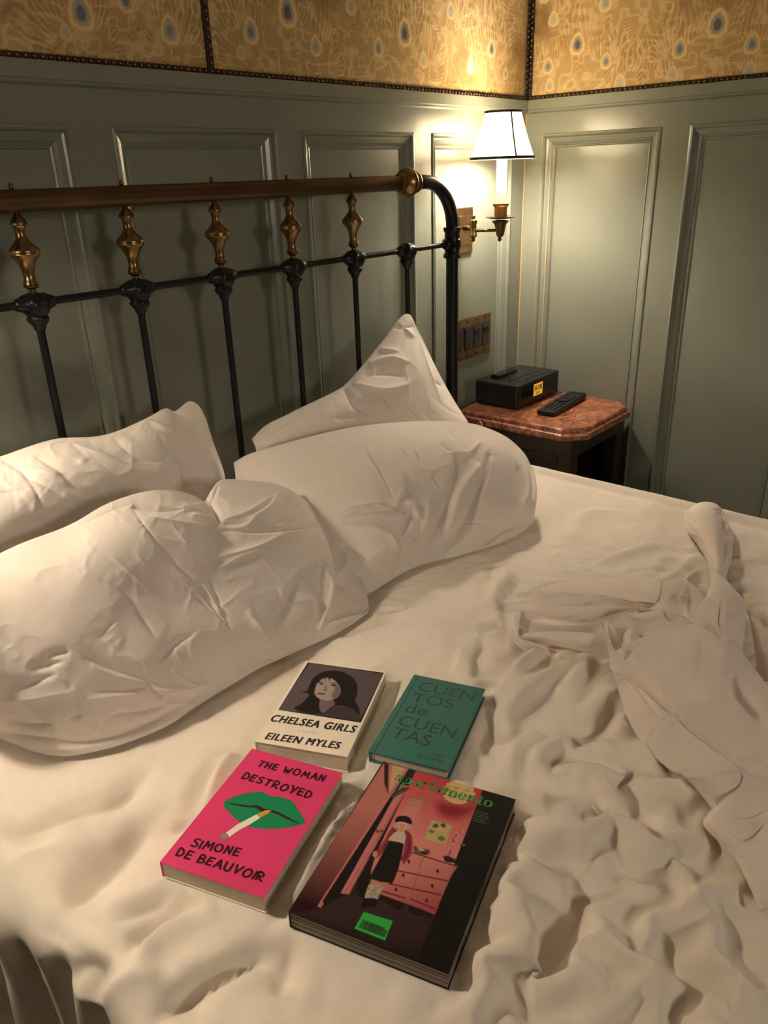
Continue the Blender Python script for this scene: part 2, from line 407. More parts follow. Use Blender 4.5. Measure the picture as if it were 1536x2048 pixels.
# ================================================================== iron and brass bed
HY, POSTX0, POSTX1 = 1.262, .217, 1.733
bed = thing('iron_bed', 'black iron bed with brass top rail and turned brass spindles against panelled wall', 'bed', (.975, HY, 0))
RZ, XZ = BZ+.690, BZ+.5375
br = .113
def post(x, sgn):
    path = [(x, HY, z) for z in (.0, .3, .6, .9, 1.1)]
    for a in np.linspace(0, PI/2, 12): path.append((x-sgn*br*(1-math.cos(a)), HY, RZ-br+br*math.sin(a)))
    path.append((x-sgn*.19, HY, RZ))
    MB().tube(path, .0165, 20).ob('post', M['iron'], bed, smooth=True)
post(POSTX1, 1); post(POSTX0, -1)
MB().lathe([(.0168, 0), (.0168, POSTX1-POSTX0-.36)], (POSTX0+.18, HY, RZ), 'x', 24).ob('top_rail', M['railbrass'], bed, smooth=True, sharp=40)
colp = [(.0170, -.034), (.0205, -.032), (.0215, -.026), (.0205, -.022), (.025, -.018), (.031, -.010), (.0335, -.003), (.0335, .001), (.030, .005), (.024, .009), (.0215, .014), (.0225, .019), (.0245, .023), (.0245, .028), (.0215, .031), (.0172, .032)]
MB().lathe(colp, (POSTX1-.181, HY, RZ), 'x', 28).ob('collar', M['brass'], bed, smooth=True, sharp=50)
MB().lathe([(r, -h) for r, h in colp], (POSTX0+.181, HY, RZ), 'x', 28).ob('collar', M['brass'], bed, smooth=True, sharp=50)
MB().lathe([(.0062, 0), (.0062, POSTX1-POSTX0)], (POSTX0, HY, XZ), 'x', 12).ob('cross_rail', M['iron'], bed, smooth=True, sharp=40)
for s, x in ((1, POSTX1), (-1, POSTX0)):
    m = MB().lathe([(.0168, -.040), (.0225, -.039), (.0240, -.034), (.0225, -.029), (.0200, -.026), (.0205, -.010), (.0215, 0), (.0205, .012), (.0200, .024), (.0225, .027), (.0240, .032), (.0225, .037), (.0168, .038)], (x, HY, XZ+.004), 'z', 22)
    m.lathe([(.019, 0), (.0175, -s*.020), (.014, -s*.027), (.012, -s*.032), (.007, -s*.036)], (x, HY, XZ), 'x', 14)
    for k in range(5):
        a = 2*PI*k/5+.9
        m.lathe([(.001, -.014), (.006, -.010), (.008, 0), (.006, .010), (.001, .014)], (x+.0195*math.cos(a), HY+.0195*math.sin(a), XZ), 'z', 8)
    m.ob('post_fitting', M['iron'], bed, smooth=True, sharp=50)
balp = [(.0035, .0), (.0050, -.004), (.0105, -.011), (.0128, -.0155), (.0134, -.0172), (.0128, -.019), (.0104, -.0195), (.0085, -.023), (.0078, -.030), (.0085, -.037), (.0125, -.044), (.0185, -.050), (.0232, -.0545), (.0240, -.0575), (.0232, -.060), (.0236, -.0615), (.0225, -.064), (.0170, -.070), (.0125, -.077), (.0095, -.086), (.0088, -.094), (.0095, -.100), (.0115, -.104), (.0122, -.1065), (.0105, -.108), (.0122, -.1095), (.0110, -.112), (.0060, -.115), (.0050, -.121)]
fitp = [(.0068, -.040), (.0085, -.037), (.0100, -.031), (.0150, -.025), (.0165, -.020), (.0140, -.016), (.0190, -.011), (.0228, -.003), (.0232, .004), (.0210, .011), (.0160, .017), (.0100, .020), (.0050, .021)]
def petals(a, h): return 1+(.10*abs(math.cos(3.5*a)) if h < -.014 else .08*math.cos(6*a)+.05*math.sin(9*a+h*300))
first = None
for k in (2, 3, 4, 5, 6, 7, 1):
    x = POSTX0+(POSTX1-POSTX0)/8*k
    if first is None:
        rod = MB().lathe([(.0066, 0), (.0066, XZ-.33)], (x, HY, .33), 'z', 12).ob('rod', M['iron'], bed, smooth=True, sharp=40)
        m = MB().lathe(fitp, (x, HY, XZ-.004), 'z', 28, petals)
        m.lathe([(.0066, -.034), (.0095, -.031), (.0110, -.025), (.0150, -.018), (.0150, .018), (.0110, .025), (.0095, .031), (.0066, .034)], (x, HY, XZ), 'x', 14)
        for a in range(6):
            b = 2*PI*a/6
            m.lathe([(.001, -.012), (.005, -.006), (.0065, 0), (.005, .005), (.001, .009)], (x+.019*math.cos(b), HY+.019*math.sin(b), XZ+.001), 'z', 8)
            m.lathe([(.001, -.009), (.004, -.004), (.0045, 0), (.001, .006)], (x+.0125*math.cos(b+.5), HY+.0125*math.sin(b+.5), XZ-.024), 'z', 8)
        knuckle = m.ob('casting', M['iron'], bed, smooth=True, sharp=60)
        bal = MB().lathe(balp, (x, HY, BZ+.6745), 'z', 24).ob('spindle', M['brass'], bed, smooth=True, sharp=38)
        pin = MB().lathe([(.0035, 0), (.0035, .006), (.0028, .009), (.001, .0105)], (x, HY, RZ+.0155), 'z', 10).ob('rail_pin', M['brassdark'], bed, smooth=True)
        first = x
    else:
        d = (x-first, 0, 0)
        copyob(rod, d, bed); copyob(knuckle, d, bed)
        if 1 < k < 7: copyob(bal, d, bed); copyob(pin, d, bed)
MB().lathe([(.012, 0), (.012, POSTX1-POSTX0)], (POSTX0, HY, .33), 'x', 12).ob('lower_rail', M['iron'], bed, smooth=True, sharp=40)
for x in (POSTX0, POSTX1): MB().box((x-.018, -.78, .26), (x+.018, HY, .30), .003).ob('side_rail', M['iron'], bed)
for x in (POSTX0, POSTX1): MB().lathe([(.016, 0), (.016, .5)], (x, -.78, 0), 'z', 14).ob('foot_post', M['iron'], bed, smooth=True, sharp=40)
MB().box((.22, -.77, .24), (1.72, 1.24, .30), .005).ob('slat_base', M['wood'], bed)

mt = MB().box((.20, -.77, .305), (1.70, 1.235, BZ-.045), .03).ob('mattress', M['mattress'], loc=(.95, .2, .305))
tag(mt, 'thick mattress under the white bedsheet on the iron bed', 'mattress')


# ================================================================== wall sconce with pleated shade
def paper_shade_mat(SHADE_T):
    m = bpy.data.materials.new('cream_paper_shade'); m.use_nodes = True; nt = m.node_tree
    for n in list(nt.nodes): nt.nodes.remove(n)
    o = nt.nodes.new('ShaderNodeOutputMaterial'); d = nt.nodes.new('ShaderNodeBsdfDiffuse'); t = nt.nodes.new('ShaderNodeBsdfTranslucent'); x = nt.nodes.new('ShaderNodeMixShader')
    d.inputs[0].default_value = (.85, .80, .68, 1); t.inputs[0].default_value = (.95, .88, .72, 1); x.inputs[0].default_value = SHADE_T
    nt.links.new(d.outputs[0], x.inputs[1]); nt.links.new(t.outputs[0], x.inputs[2]); nt.links.new(x.outputs[0], o.inputs[0]); return m
M['shade'] = paper_shade_mat(.30); M['thick_shade'] = paper_shade_mat(.06)
def bulb_mat():
    m = bpy.data.materials.new('lit_bulb'); m.use_nodes = True; p = m.node_tree.nodes['Principled BSDF']
    p.inputs['Emission Color'].default_value = (1, .82, .55, 1); p.inputs['Emission Strength'].default_value = 12; return m
M['bulb'] = bulb_mat()
def sconce(cx, cy, px, watts, label, bz=.774, paper='shade'):
    """candle at (cx, cy); square plate on the wall at px"""
    z0 = BZ
    t = thing('wall_sconce', label, 'lamp', (px, WY, z0+.553))
    PD = WY+.0178                                              # face of the recessed panel it is screwed to
    m = MB().box((px-.0425, PD-.007, z0+.491), (px+.0425, PD, z0+.616), .002); m.box((px-.030, PD-.011, z0+.512), (px+.030, PD-.006, z0+.595), .0025)
    m.ob('back_plate', M['copper'], t)
    jx, jy, jz = px-.024, WY-.036, z0+.562
    MB().tube([(px-.004, PD-.008, jz), (px-.012, WY-.012, jz), (jx, jy, jz)], .0068, 12).ob('bracket', M['brassdark'], t, smooth=True)
    MB().lathe([(.002, -.036), (.0055, -.033), (.0065, -.030), (.004, -.027), (.0065, -.024), (.0115, -.021), (.0115, -.016), (.0095, -.014), (.0095, .014), (.0115, .016), (.0115, .021), (.0065, .023), (.004, .026), (.0065, .030), (.0055, .034), (.0022, .038)], (jx, jy, jz), 'z', 16).ob('pivot', M['brass'], t, smooth=True, sharp=50)
    az = z0+.556
    MB().tube([(jx, jy, az), (cx+.012, cy+.012, az)], .0042, 10).ob('arm', M['brass'], t, smooth=True)
    MB().lathe([(.002, -.030), (.0055, -.027), (.006, -.023), (.0035, -.021), (.0085, -.016), (.0085, .010), (.004, .012), (.006, .016), (.005, .019), (.0015, .021)], (cx+.014, cy+.010, az), 'z', 14).ob('pivot', M['brass'], t, smooth=True, sharp=50)
    MB().lathe([(.004, -.024), (.0095, -.022), (.0115, -.016), (.0135, -.004), (.0165, .008), (.0235, .016), (.0240, .0175), (.014, .019), (.012, .020)], (cx, cy, az+.008), 'z', 20).ob('socket_base', M['brassdark'], t, smooth=True, sharp=50)
    MB().lathe([(.010, 0), (.030, .002), (.0395, .0045), (.0425, .0060), (.0425, .0068), (.039, .0060), (.010, .0045)], (cx, cy, z0+.586), 'z', 32).ob('drip_pan', M['brassdark'], t, smooth=True, sharp=50)
    MB().lathe([(.0165, 0), (.0175, .003), (.0175, .024), (.0205, .028), (.0225, .031), (.0225, .034), (.0150, .034)], (cx, cy, z0+.592), 'z', 22).ob('candle_cup', M['brassdark'], t, smooth=True, sharp=50)
    MB().lathe([(.0142, 0), (.0142, .125), (.013, .127), (.006, .127)], (cx, cy, z0+.622), 'z', 22).ob('candle_tube', M['candle'], t, smooth=True, sharp=50)
    MB().lathe([(.006, 0), (.010, .006), (.013, .016), (.012, .026), (.007, .038), (.002, .046)], (cx, cy, z0+.749), 'z', 14).ob('bulb', M['bulb'], t, smooth=True)
    zb, zt, rb, rt = z0+.738, z0+.853, .0860, .0455
    n = 72
    V, F = [], []
    for i in range(9):
        q = i/8; r = rb+(rt-rb)*q-.0025*math.sin(PI*q)
        for k in range(n):
            a = 2*PI*k/n; V.append((cx+r*math.cos(a), cy+r*math.sin(a), zb+(zt-zb)*q))
    F = [(i*n+k, i*n+(k+1) % n, (i+1)*n+(k+1) % n, (i+1)*n+k) for i in range(8) for k in range(n)]
    sh = ob('lamp_shade', V, F, M[paper], t, smooth=True)
    def trim(r, z, h, w=.0012):
        return MB().lathe([(r+.0002, 0), (r+w, 0), (r+w*.6, h), (r-.0008, h)], (cx, cy, z), 'z', 72)
    for r, z, h in ((rb-.0004, zb-.001, .007), (rt+.0026, zt-.0055, .006)):
        A = []
        for rr, hh in ((r+.0003, 0), (r+.0015, 0), (r+.0012-.35*h*.2, h), (r-.0006-.35*h*.2, h)):
            for k in range(n):
                a = 2*PI*k/n; A.append((cx+rr*math.cos(a), cy+rr*math.sin(a), z+hh))
        MB().add(A, [(i*n+k, i*n+(k+1) % n, ((i+1) % 4)*n+(k+1) % n, ((i+1) % 4)*n+k) for i in range(4) for k in range(n)]).ob('ribbon_trim', M['ribbon'], sh)
    for a in (1.01, 2.58, 4.15, 5.72):
        P = []
        for q in np.linspace(0, 1, 8):
            r = rb+(rt-rb)*q-.0025*math.sin(PI*q)+.0010; w = .0026/r
            P += [(cx+r*math.cos(a-w), cy+r*math.sin(a-w), zb+(zt-zb)*q), (cx+r*math.cos(a+w), cy+r*math.sin(a+w), zb+(zt-zb)*q)]
        ob('ribbon_seam', P, [(2*i, 2*i+1, 2*i+3, 2*i+2) for i in range(7)], M['ribbon'], sh)
    L = bpy.data.lights.new('sconce_bulb', 'POINT'); L.energy = watts; L.color = LAMP_COL; L.shadow_soft_size = .036
    lo = bpy.data.objects.new('sconce_bulb', L); COL.objects.link(lo); lo.location = (cx, cy, z0+bz)
    return t
sconce(1.942, 1.25, 1.942, LAMP_W, 'lit brass candle wall lamp with cream shade above the nightstand')
sconce(.03, 1.10, .008, LAMP_W_LEFT, 'lit brass candle wall lamp on the far left of the headboard, outside the frame', .778, 'thick_shade')

# ------------------------------------------------------------------ switch plate
PD = WY+.0178
sw = thing('switch_plate', 'brass four gang switch and outlet plate on the wall behind bedpost', 'switch plate', (1.99, PD, BZ+.24))
sx0, sx1, sz0, sz1 = 1.884, 2.092, BZ+.178, BZ+.303
MB().box((sx0, PD-.006, sz0), (sx1, PD, sz1), .002).ob('plate', M['copper'], sw)
for k in range(4):
    x = sx0+.0325+k*.0478
    MB().box((x-.0178, PD-.0072, BZ+.205), (x+.0178, PD-.005, BZ+.276), .001).ob('switch_frame', M['blackplastic'], sw)
    if k == 0:
        o = MB().box((x-.0155, PD-.009, BZ+.208), (x+.0155, PD-.006, BZ+.273), .001).ob('outlet', M['greykey'], sw)
        for zz in (.225, .256):
            m = MB()
            for dx in (-.006, .005): m.box((x+dx-.001, PD-.0094, BZ+zz-.004), (x+dx+.001, PD-.0088, BZ+zz+.005))
            m.lathe([(.0022, 0), (.0022, .0005)], (x, PD-.0094, BZ+zz-.010), 'y', 10)
            m.ob('socket_slots', M['ink'], sw)
    else:
        V = []
        for xx in (x-.0150, x+.0150):
            V += [(xx, PD-.006, BZ+.208), (xx, PD-.0085, BZ+.208), (xx, PD-.0125 if k == 1 else PD-.009, BZ+(.240 if k > 1 else .273)), (xx, PD-.008, BZ+.273), (xx, PD-.006, BZ+.273)]
        MB().add(V, [(0, 1, 2, 3, 4), (9, 8, 7, 6, 5)]+[(i, 5+i, 5+(i+1) % 5, (i+1) % 5) for i in range(5)]).ob('rocker', M['greykey'], sw)
        if k > 1:
            MB().box((x-.0135, PD-.0115, BZ+.246), (x+.0135, PD-.008, BZ+.262), .001).ob('indicator', M['blackgloss'], sw)
for k in range(4):
    for zz in (BZ+.190, BZ+.291):
        MB().lathe([(.0034, 0), (.003, -.0014), (.0012, -.0018)], (sx0+.0325+k*.0478, PD-.006, zz), 'y', 10).ob('screw', M['ink'], sw, smooth=True)

# ------------------------------------------------------------------ nightstand with marble top
def marble_mat():
    m = bpy.data.materials.new('red_marble'); m.use_nodes = True; nt = m.node_tree; p = nt.nodes['Principled BSDF']; N = nt.nodes.new; Lk = nt.links.new
    tc = N('ShaderNodeTexCoord'); n1 = N('ShaderNodeTexNoise'); n1.inputs['Scale'].default_value = 9; n1.inputs['Detail'].default_value = 8
    mx = N('ShaderNodeMixRGB'); mx.inputs[0].default_value = .22; Lk(tc.outputs['Object'], mx.inputs[1]); Lk(tc.outputs['Object'], n1.inputs['Vector']); Lk(n1.outputs['Color'], mx.inputs[2])
    v = N('ShaderNodeTexVoronoi'); v.feature = 'DISTANCE_TO_EDGE'; v.inputs['Scale'].default_value = 26; Lk(mx.outputs[0], v.inputs['Vector'])
    r = N('ShaderNodeValToRGB'); e = r.color_ramp.elements; e[0].position = 0.0; e[0].color = (.09, .034, .02, 1); e[1].position = .07; e[1].color = (.42, .15, .075, 1)
    q = r.color_ramp.elements.new(.022); q.color = (.24, .085, .045, 1); q = r.color_ramp.elements.new(.3); q.color = (.54, .25, .15, 1)
    Lk(v.outputs['Distance'], r.inputs['Fac'])
    n2 = N('ShaderNodeTexNoise'); n2.inputs['Scale'].default_value = 22; n2.inputs['Detail'].default_value = 6; Lk(tc.outputs['Object'], n2.inputs['Vector'])
    r2 = N('ShaderNodeValToRGB'); r2.color_ramp.elements[0].position = .38; r2.color_ramp.elements[0].color = (.40, .34, .34, 1); r2.color_ramp.elements[1].position = .62; r2.color_ramp.elements[1].color = (1, 1, 1, 1)
    Lk(n2.outputs['Fac'], r2.inputs['Fac'])
    m2 = N('ShaderNodeMixRGB'); m2.blend_type = 'MULTIPLY'; m2.inputs[0].default_value = .8; Lk(r.outputs[0], m2.inputs[1]); Lk(r2.outputs[0], m2.inputs[2])
    Lk(m2.outputs[0], p.inputs['Base Color']); p.inputs['Roughness'].default_value = .28; return m
M['marble'] = marble_mat()
NX0, NX1, NY0, NY1, NZ = 1.845, 2.222, .918, 1.342, BZ+.05
ns = thing('nightstand', 'dark wooden nightstand with red marble top in the room corner', 'nightstand', ((NX0+NX1)/2, (NY0+NY1)/2, 0))
def octo(i, ch=.055):
    a, b, c, d = NX0+i, NX1-i, NY0+i, NY1-i; k = ch-i*.41
    return [(a+k, c), (b-k, c), (b, c+k), (b, d-.002), (a, d-.002), (a, c+k)]
lay = [(.012, -.034), (.004, -.034), (.0005, -.031), (0, -.026), (0, -.019), (.0012, -.0155), (.0042, -.0135), (.0085, -.0125), (.0088, -.0085), (.0095, -.0045), (.0118, -.0015), (.0150, 0)]
V = []; 
for i, z in lay: V += [(x, y, NZ+z) for x, y in octo(i)]
MB().add(V, [(i*6+k, i*6+(k+1) % 6, (i+1)*6+(k+1) % 6, (i+1)*6+k) for i in range(len(lay)-1) for k in range(6)]+[tuple(range(6))[::-1], tuple((len(lay)-1)*6+k for k in range(6))]).ob('marble_top', M['marble'], ns)
bx0, bx1, by0, by1, bz1 = NX0+.028, NX1-.012, NY0+.034, NY1-.006, NZ-.034
def nb(name, lo, hi, bev=.002): return MB().box(lo, hi, bev).ob(name, M['wood'], ns)
nb('top_frame', (bx0, by0, bz1-.055), (bx1, by1, bz1), .003)
for x in (bx0, bx1-.045):
    for y in (by0, by1-.045): nb('corner_post', (x, y, 0), (x+.045, y+.045, bz1-.05), .004)
nb('side_panel', (bx0+.010, by0+.04, .12), (bx0+.022, by1-.04, bz1-.05)); nb('side_panel', (bx1-.022, by0+.04, .12), (bx1-.010, by1-.04, bz1-.05))
for z0, z1 in ((bz1-.11, bz1-.055), (.30, .34), (.12, .16)): nb('side_rail', (bx0+.002, by0+.045, z0), (bx0+.016, by1-.045, z1), .003)
MB().box((bx0+.004, by0+.075, .36), (bx0+.014, by1-.075, bz1-.125), .004).ob('raised_panel', M['wood'], ns)
nb('back_panel', (bx0+.03, by1-.02, .12), (bx1-.03, by1-.008, bz1-.05)); nb('shelf', (bx0+.02, by0+.01, .30), (bx1-.02, by1-.02, .318)); nb('shelf', (bx0+.02, by0+.01, .12), (bx1-.02, by1-.02, .138))

# ------------------------------------------------------------------ clock radio
def lcd_mat():
    m = bpy.data.materials.new('amber_display'); m.use_nodes = True; p = m.node_tree.nodes['Principled BSDF']
    p.inputs['Base Color'].default_value = (.5, .25, .02, 1); p.inputs['Emission Color'].default_value = (1.0, .52, .05, 1); p.inputs['Emission Strength'].default_value = .55; return m
M['lcd'] = lcd_mat()
rx0, rx1, ry0, ry1, rz0, rz1 = 1.937, 2.186, 1.172, 1.322, NZ, NZ+.075
rad = thing('clock_radio', 'black clock radio with amber lit display on the marble nightstand', 'clock radio', ((rx0+rx1)/2, (ry0+ry1)/2, NZ))
MB().box((rx0, ry0, rz0+.004), (rx1, ry1, rz1), .005).ob('body', M['blackplastic'], rad)
for x in (rx0+.03, rx1-.03):
    for y in (ry0+.025, ry1-.025): MB().lathe([(.009, 0), (.008, .006)], (x, y, NZ), 'z', 12).ob('rubber_foot', M['ink'], rad)
MB().box((rx0+.02, ry0-.0012, rz0+.012), (rx1-.012, ry0+.003, rz1-.008), .0008).ob('front_panel', M['blackgloss'], rad)
a = at(1069, 772, y=ry0); b = at(1085, 789, y=ry0)
dx0, dx1, dz1, dz0 = at(1066.5, 780, y=ry0)[0], at(1084, 775, y=ry0)[0], at(1075, 766, y=ry0)[2], at(1075, 789, y=ry0)[2]
disp = MB().box((dx0, ry0-.0022, dz0), (dx1, ry0-.0005, dz1), .0004).ob('display', M['lcd'], rad)
SEG = {'3': 'abcdg', '2': 'abged', '6': 'acdefg', '5': 'acdfg'}
def seg7(m, ch, x, z, w, h, y):
    t = w*.22
    R = {'a': (0, h-t, w, h), 'd': (0, 0, w, t), 'g': (0, h/2-t/2, w, h/2+t/2), 'b': (w-t, h/2, w, h), 'c': (w-t, 0, w, h/2), 'f': (0, h/2, t, h), 'e': (0, 0, t, h/2)}
    for s in SEG[ch]:
        a0, b0, a1, b1 = R[s]; m.box((x+a0, y-.0004, z+b0), (x+a1, y, z+b1))
m = MB(); wd = dx1-dx0; hd = dz1-dz0; yy = ry0-.0022
for ch, q in (('3', .06), ('2', .40), ('6', .68)): seg7(m, ch, dx0+wd*q, dz0+hd*.46, wd*.22, hd*.38, yy)
for zz in (.58, .70): m.box((dx0+wd*.325, yy-.0004, dz0+hd*zz), (dx0+wd*.36, yy, dz0+hd*(zz+.05)))
for q in (.25, .42, .58): m.box((dx0+wd*q, yy-.0004, dz0+hd*.14), (dx0+wd*(q+.11), yy, dz0+hd*.20)); m.box((dx0+wd*q, yy-.0004, dz0+hd*.25), (dx0+wd*(q+.09), yy, dz0+hd*.30))
m.ob('clock_digits', M['ink'], disp)
MB().box((rx0+.045, ry0+.095, rz1-.001), (rx0+.155, ry0+.125, rz1+.010), .004).ob('snooze_bar', M['blackgloss'], rad)
MB().box((rx0+.065, ry0+.085, rz1-.001), (rx0+.135, ry0+.094, rz1+.0012), .0004).ob('dock_slot', M['ink'], rad)
for i in range(4):
    for j in range(2): MB().box((rx0+.05+i*.045, ry0+.022+j*.03, rz1-.001), (rx0+.078+i*.045, ry0+.036+j*.03, rz1+.0018), .0008).ob('button', M['greykey'], rad)
tag(MB().tube(catmull([(1.940, 1.300, NZ+.02), (1.915, 1.31, NZ+.012), (1.872, 1.318, NZ+.004), (1.838, 1.32, NZ-.010), (1.832, 1.322, NZ-.06), (1.84, 1.33, .45), (1.86, 1.335, .3)], 30), .0022, 8).ob('power_cord', M['ink'], None, smooth=True, loc=(1.84, 1.32, .3)), 'thin black power cord running from the clock radio over nightstand edge', 'cord')
tag(MB().tube(catmull([(1.830, 1.20, .30), (1.834, 1.21, .52), (1.833, 1.222, .60), (1.837, 1.232, .632), (1.842, 1.245, .612), (1.838, 1.25, .5), (1.835, 1.25, .32)], 30), .0018, 8).ob('charging_cord', M['cord_w'], None, smooth=True, loc=(1.835, 1.23, .3)), 'thin white cord looped beside the marble top next to bedpost', 'cord')

# ------------------------------------------------------------------ remote control
rc = thing('remote_control', 'black remote control lying beside the clock radio on red marble', 'remote control', (2.055, 1.086, NZ))
ang = math.radians(4); ca, sa = math.cos(ang), math.sin(ang)
def rl(x, y, z): return (2.055+x*ca-y*sa, 1.086+x*sa+y*ca, NZ+z)
def rbox(name, m_, x0, x1, y0, y1, z0, z1, bev, par):
    q = MB().box((x0, y0, z0), (x1, y1, z1), bev); q.v = [rl(*p) for p in q.v]; return q.ob(name, m_, par)
body = MB().box((-.115, -.029, .001), (.115, .029, .021), .006); body.v = [rl(x, y, z*(1-.25*(x < 0)*(-x/.115))) for x, y, z in body.v]
body.ob('body', M['blackplastic'], rc)
def zt(x): return .021*(1-.25*max(0, -x/.115))
for i in range(9):
    for j in range(3):
        x = -.098+i*.0175+(.012 if i > 4 else 0); y = -.019+j*.0135+.0055
        rbox('button', M['greykey'], x-.0055, x+.0055, y-.0045, y+.0045, zt(x)-.002, zt(x)+.0022, .0012, rc)
q = MB().lathe([(.0125, 0), (.0125, .0022), (.008, .0024)], (0, 0, 0), 'z', 18); q.v = [rl(x-.004, y, z+zt(0)-.001) for x, y, z in q.v]; q.ob('navigation_ring', M['blackgloss'], rc)
rbox('button', M['greykey'], .092, .102, .010, .020, .019, .0232, .0012, rc); rbox('button', M['greykey'], .092, .102, -.020, -.010, .019, .0232, .0012, rc)

# ================================================================== books on the bed
def text_geo(s, shear=0.0, offset=0.0, spacing=1.0):
    cu = bpy.data.curves.new('t', 'FONT'); cu.body = s; cu.size = 1; cu.shear = shear; cu.offset = offset; cu.space_character = spacing
    cu.resolution_u = 4; cu.dimensions = '2D'; cu.fill_mode = 'FRONT'
    o = bpy.data.objects.new('t', cu); COL.objects.link(o); bpy.context.view_layer.update()
    me = bpy.data.meshes.new_from_object(o.evaluated_get(bpy.context.evaluated_depsgraph_get()))
    V = [tuple(v.co) for v in me.vertices]; F = [tuple(p.vertices) for p in me.polygons]
    bpy.data.objects.remove(o); bpy.data.curves.remove(cu); bpy.data.meshes.remove(me)
    V = np.array(V); V[:, 0] -= V[:, 0].min(); return V[:, :2], F
HAND = {'T': [[(0, 1), (.62, .97)], [(.32, .97), (.28, 0)]], 'H': [[(.03, 1), (0, 0)], [(.55, 1), (.52, 0)], [(0, .5), (.55, .52)]], 'E': [[(.5, .98), (.04, 1), (0, 0), (.5, .03)], [(.02, .52), (.42, .54)]],
 'W': [[(0, 1), (.18, .03), (.40, .62), (.62, 0), (.85, 1)]], 'O': [[(.36, 1), (.12, .88), (0, .5), (.12, .12), (.36, 0), (.60, .14), (.70, .5), (.58, .88), (.36, 1)]], 'M': [[(0, 0), (.10, 1), (.38, .35), (.66, 1), (.76, 0)]],
 'A': [[(0, 0), (.32, 1), (.64, 0)], [(.12, .34), (.52, .36)]], 'N': [[(0, 0), (.04, 1), (.50, .04), (.54, 1)]], 'D': [[(.02, 0), (0, 1), (.38, .88), (.56, .5), (.40, .12), (.02, 0)]],
 'S': [[(.52, .92), (.30, 1), (.06, .82), (.14, .60), (.42, .42), (.50, .20), (.28, 0), (0, .08)]], 'R': [[(0, 0), (.03, 1), (.38, .95), (.48, .72), (.34, .52), (.03, .46), (.54, 0)]], 'Y': [[(0, 1), (.30, .48)], [(.62, 1), (.22, 0)]],
 'I': [[(.04, 1), (.02, 0)]], 'B': [[(0, 0), (.02, 1), (.38, .92), (.40, .62), (.02, .52), (.50, .42), (.48, .10), (0, 0)]], 'U': [[(0, 1), (.04, .25), (.28, 0), (.52, .22), (.58, 1)]], 'V': [[(0, 1), (.28, 0), (.60, 1)]]}
def ribbon(P, w):
    """flat stroke with round ends: verts, faces"""
    P = np.array(P, float); V, F = [], []
    for a, b in zip(P[:-1], P[1:]):
        d = b-a; l = np.linalg.norm(d)
        if l < 1e-9: continue
        d /= l; n0 = len(V); base = math.atan2(d[1], d[0])
        for c, s in ((a, PI/2), (b, -PI/2)):
            for k in range(6):
                t = base+s+PI*k/5; V.append((c[0]+w*math.cos(t), c[1]+w*math.sin(t)))
        F.append(tuple(range(n0, n0+12)))
    return V, F
def hand_geo(s, w=.108, gap=.31):
    V, F = [], []; x = 0; R = random.Random(len(s))
    for ch in s:
        if ch == ' ': x += .50; continue
        wid = max(p[0] for q in HAND[ch] for p in q); dy = R.uniform(-.05, .05); sc = R.uniform(.92, 1.06); rot = R.uniform(-.08, .08)
        for q in HAND[ch]:
            q2 = np.array(q)*sc
            q2 = catmull(q2, len(q2)*4) if ch in 'OSDURB' and len(q) > 3 else q2
            q2 = np.stack([q2[:, 0]-rot*q2[:, 1]+x, q2[:, 1]+dy], 1)
            v, f = ribbon(q2, w); n = len(V); V += [(a, b, (n//12+k//12) % 16*1.3e-5) for k, (a, b) in enumerate(v)]; F += [tuple(i+n for i in g) for g in f]
        x += wid+gap
    V = np.array(V); V[:, 0] -= V[:, 0].min(); return V, F

